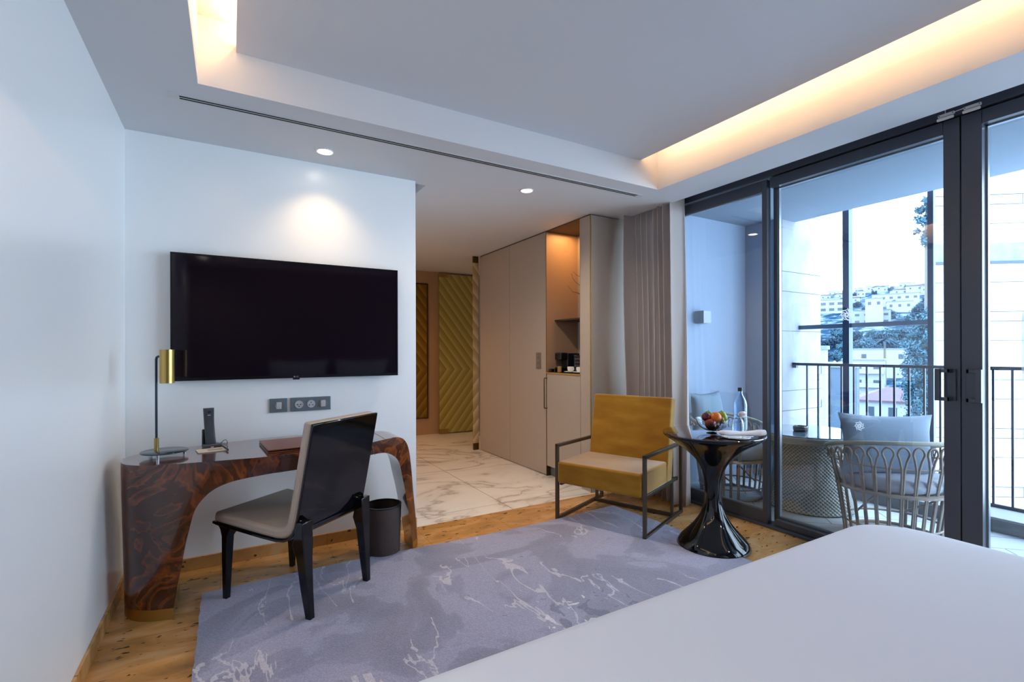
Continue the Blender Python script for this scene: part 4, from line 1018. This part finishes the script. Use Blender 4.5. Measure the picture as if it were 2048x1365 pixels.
pw = pillow_mesh(.60, .42, .16).build('throw_pillow', 'slate_pillow', smooth=80, weld=.0008, loc=(3.835, 1.575, .635)); pw.rotation_euler = (-.12, .02, math.atan2(.75, .55)-PI/2)
tag(pw, 'slate blue pillow with white embroidered emblem standing in the nearer wicker chair', 'pillow')
lg2 = logo(.036).build('emblem', 'white_decal', pw); lg2.rotation_euler = (PI/2, 0, 0); lg2.location = (-.20, -.066, .12)
pw2 = pillow_mesh(.46, .44, .15).build('throw_pillow', 'pale_cushion', smooth=80, weld=.0008, loc=(3.80, 2.96, .68)); pw2.rotation_euler = (.15, 0, PI+.1)
tag(pw2, 'pale blue-grey pillow in the wicker chair by the balcony end wall', 'pillow')

# ================================================================== NEIGHBOURING BUILDING
nbm = thing('stone_building', 'white limestone building wall filling the view right of the balcony', 'building', (12.68, 4.32, 0), math.atan2(-.6, .8))
MB().prism([(0, 0), (9, 0), (13, 5), (3.9, 5)], 'z', -14, 9).build('wall', 'stone2', nbm)
MB().box(-.01, 9, -.02, .01, 3.10, 3.47).build('rubble_band', 'rubble', nbm)
MB().box(-.03, 9, -.06, .01, 3.05, 3.09).build('ledge', 'rail', nbm)

# ================================================================== VIEW: hillside, houses, trees
E_ = Vector((.920, .391, 0)); Nn = Vector((.391, -.920, 0))
def vp(D, l, z=0): p = E_*D+Nn*l; return Vector((p.x, p.y, z))
PROF = [(15, -17), (60, -17), (110, -14), (150, -9), (200, 1), (260, 12), (330, 25), (420, 41), (500, 50), (620, 54), (900, 40)]
def gz(D, l): return lerp_tab(PROF, D)+2.0*noise.noise(Vector((D*.012, l*.02, 0)))*min(1, D/150)
tg = []
Ds = [15, 30, 60, 85, 110, 130, 150, 175, 200, 230, 260, 295, 330, 375, 420, 460, 500, 560, 620, 750, 900]
for D_ in Ds: tg.append([vp(D_, l, gz(D_, l)) for l in [(-.9+1.8*k/40)*max(D_, 60)*.6 for k in range(41)]])
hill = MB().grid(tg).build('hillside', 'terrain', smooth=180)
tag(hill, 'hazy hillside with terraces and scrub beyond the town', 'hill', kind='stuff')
YAW = math.atan2(.391, .920)
def house(D, l, w, dp, z0, z1, lab, wall='hwhite', roof=None, rows=0, cols=0, balc=False, rot=0, name='house', cat='building', wsz=(1.1, 1.3)):
    p = vp(D, l); t = thing(name, lab, cat, (p.x, p.y, z0), YAW-PI/2+rot)   # local -y faces the viewer
    h = z1-z0
    MB().box(-w/2, w/2, 0, dp, -3, h).build('wall', wall, t)
    if roof == 'hip':
        rh = w*.13; a, b = w/2+.5, dp+.5
        MB().add([(-a, -.5, h), (a, -.5, h), (a, b, h), (-a, b, h), (-a*.45, dp/2, h+rh), (a*.45, dp/2, h+rh), (-a, -.5, h-.25), (a, -.5, h-.25), (a, b, h-.25), (-a, b, h-.25)],
                 [(0, 1, 5, 4), (1, 2, 5), (2, 3, 4, 5), (3, 0, 4), (6, 7, 1, 0), (7, 8, 2, 1), (8, 9, 3, 2), (9, 6, 0, 3), (6, 9, 8, 7)]).build('roof', 'hroof', t)
    else:
        MB().box(-w/2-.15, w/2+.15, -.15, dp+.15, h, h+.35).build('roof', 'hroof2', t)
    if rows:
        first = None
        for r in range(rows):
            for c in range(cols):
                x = -w/2+w*(c+.5)/cols; z = h-(r+.62)*min(3.0, h/rows)
                if first is None: first = MB().box(-wsz[0]/2, wsz[0]/2, -.06, .02, -wsz[1]/2, wsz[1]/2).build('window', 'hwin', t, loc=(x, 0, z))
                else:
                    q = first.copy(); COL.objects.link(q); q.parent = t; q.location = (x, 0, z)
            if balc: MB().box(-w/2+.3, w/2-.3, -1.0, 0, h-(r+1)*3.0+.2, h-(r+1)*3.0+1.15).build('balcony', 'hwhite', t)
    return t
house(92, 4.6, 13.5, 10, -15.5, -6.2, 'cream villa with dull red hipped roof just below the balcony', roof='hip', rows=2, cols=5, wsz=(1.0, 1.7))
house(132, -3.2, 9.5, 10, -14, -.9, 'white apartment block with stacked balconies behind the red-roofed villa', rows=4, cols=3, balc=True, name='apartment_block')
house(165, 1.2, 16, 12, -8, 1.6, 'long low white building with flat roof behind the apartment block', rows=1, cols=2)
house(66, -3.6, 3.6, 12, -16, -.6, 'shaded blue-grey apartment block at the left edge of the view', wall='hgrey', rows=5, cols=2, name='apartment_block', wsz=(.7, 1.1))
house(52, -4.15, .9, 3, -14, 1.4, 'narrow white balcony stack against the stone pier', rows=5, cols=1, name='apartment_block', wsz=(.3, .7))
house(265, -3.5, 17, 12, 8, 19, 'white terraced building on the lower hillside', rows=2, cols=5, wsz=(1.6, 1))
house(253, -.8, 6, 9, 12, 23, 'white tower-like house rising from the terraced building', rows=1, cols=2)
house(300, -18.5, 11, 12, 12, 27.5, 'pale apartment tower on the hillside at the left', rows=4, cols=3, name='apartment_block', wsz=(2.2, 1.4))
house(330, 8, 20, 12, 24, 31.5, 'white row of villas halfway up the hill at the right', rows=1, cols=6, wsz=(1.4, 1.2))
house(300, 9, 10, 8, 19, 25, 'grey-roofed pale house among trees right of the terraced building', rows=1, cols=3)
rh_ = random.Random(21)
hlabs = ['small white house on the far ridge', 'pale house on the far ridge', 'white cottage high on the hill']
for i in range(22):
    D_ = rh_.choice([360, 400, 440, 480, 520]); l = -D_*.073+D_*.146*(i+.5)/22+rh_.uniform(-2, 2)
    z = gz(D_, l)
    t = house(D_, l, rh_.uniform(4, 9), 7, z-1, z+rh_.uniform(2.5, 5), 'small pale house dotted over the far hillside', name='hill_house', rows=1, cols=2, wsz=(.9, 1.0), rot=rh_.uniform(-.4, .4), roof='hip' if i % 3 == 0 else None)
    t['group'] = 'small houses on the far hillside'
# trees
def crown_mesh(seed, n, sx, sy, sz, leaf):
    """leafy crown: small tilted leaf sprays gathered in clumps inside an ellipsoid"""
    rd = random.Random(seed); mb = MB(); nc = max(14, n//45); cl = []
    while len(cl) < nc:
        p = Vector((rd.uniform(-1, 1), rd.uniform(-1, 1), rd.uniform(-1, 1)))
        if .25 < p.length < 1: cl.append((Vector((p.x*sx, p.y*sy, p.z*sz)), rd.uniform(.28, .5)*min(sx, sy, 1.1)))
    for i in range(n):
        c, r = rd.choice(cl)
        d = Vector((rd.gauss(0, 1), rd.gauss(0, 1), rd.gauss(0, 1))).normalized()
        p = c+d*r*rd.uniform(.45, 1.05)
        a = Vector((rd.gauss(0, 1), rd.gauss(0, 1), rd.gauss(0, 1))).cross(d).normalized()
        b = (a.cross(d)+d*rd.uniform(-.7, .7)).normalized(); w = leaf*rd.uniform(.6, 1.3)
        mb.add([p-a*w*.5-b*w, p+a*w*.5-b*w*.6, p+a*w*.4+b*w, p-a*w*.5+b*w*.7], [(0, 1, 2, 3)])
    return mb
crowns = [crown_mesh(1, 1500, .8, .8, .62, .085), crown_mesh(2, 1400, .85, .8, .5, .085)]
cme = []
for i, c in enumerate(crowns):
    o = c.build('crown', ['leaf1', 'leaf2'][i]); cme.append(o.data); bpy.data.objects.remove(o)
tme = MB().tube([(0, 0, -1.5), (0, 0, -.6), (.05, 0, 0)], [.12, .09, .05], 8).build('trunk', 'trunk'); tmd = tme.data; bpy.data.objects.remove(tme)
def tree(D, l, z, s, k, lab, grp='trees in the town and on the hillside'):
    p = vp(D, l); t = thing('tree', lab, 'tree', (p.x, p.y, z), rh_.uniform(0, 6), grp)
    t.scale = (s, s, s)
    for nm, me in (('crown', cme[k]), ('trunk', tmd)):
        o = bpy.data.objects.new(nm, me); COL.objects.link(o); o.parent = t
tl = ['rounded tree in the wooded belt above the white building']
for i in range(26):
    D_ = 195+rh_.uniform(-8, 30); l = -14.5+27*(i+.5)/26+rh_.uniform(-1, 1); z = gz(D_, l)+rh_.uniform(2.0, 4)
    tree(D_, l, z, rh_.uniform(2.4, 4.2), i % 2, 'rounded tree in the wooded belt above the long white building', 'trees of the wooded belt')
for i in range(24):
    D_ = 270+rh_.uniform(0, 190); l = D_*rh_.uniform(-.073, .08); z = gz(D_, l)+1.5
    tree(D_, l, z, rh_.uniform(2.0, 3.6), i % 2, 'distant tree scattered over the upper hillside', 'trees on the upper hillside')
for i, (D_, l, z, s) in enumerate(((120, -8.6, .0, 1.9), (122, -6.6, .2, 1.7), (110, 5.4, -5.2, 2.0), (104, 6.6, -4.2, 1.8), (108, 7.6, -6, 2.0), (250, 12, 14, 4), (240, 15, 16, 5))):
    tree(D_, l, z, s, i % 2, ['light tree behind the shaded apartment block', 'bushy tree between the shaded block and the navy post', 'dark shrub beside the red-roofed villa', 'taller dark tree beside the red-roofed villa', 'low dark tree at the right of the villa', 'broad tree at the right end of the hillside', 'dark broad tree below the ridge at the right'][i], None)
# palm
pp = vp(150, 1.6); pm = thing('palm_tree', 'palm tree standing before the long low white building', 'palm tree', (pp.x, pp.y, -3))
MB().tube([(0, 0, -6), (.1, 0, 2), (0, 0, 6.5)], [.35, .28, .22], 8).build('trunk', 'trunk', pm)
for k in range(16):
    a = 2*PI*k/16; el = .35+.5*(k % 3)/2; fr = MB(); pts = []
    for j in range(7):
        u = j/6; pts.append(Vector((math.cos(a)*2.6*u, math.sin(a)*2.6*u, 6.5+2.6*el*u-2.2*u*u)))
    wv = Vector((-math.sin(a), math.cos(a), 0))
    fr.grid([[p-wv*.35*math.sin(PI*min(.97, .1+.9*j/6)), p+Vector((0, 0, .12)), p+wv*.35*math.sin(PI*min(.97, .1+.9*j/6))] for j, p in enumerate(pts)])
    fr.build('frond', 'leaf1', pm, solid=.03)
# big near tree at the right of the view
bt = vp(40, 2.55); big = thing('large_tree', 'tall dark tree standing close at the right, in front of the hillside', 'tree', (bt.x, bt.y, 0))
cr = crown_mesh(9, 15000, 1.05, 1.2, 4.4, .075); cr.v = [(a, b, c-.3) for a, b, c in cr.v]
c2_ = crown_mesh(10, 1600, .6, .6, 1.9, .10); cr.add([(a+.25-c*.12, b+.1, c+9.6) for a, b, c in c2_.v], c2_.f)
cr.build('crown', 'leaf2', big); MB().tube([(0, 0, -17), (.1, 0, -8), (0, 0, 0)], [.35, .28, .15], 10).tube([(0, 0, 0), (.5, .2, 4), (.45, .2, 9), (.3, .1, 11)], [.15, .12, .09, .03], 8).build('trunk', 'trunk', big)
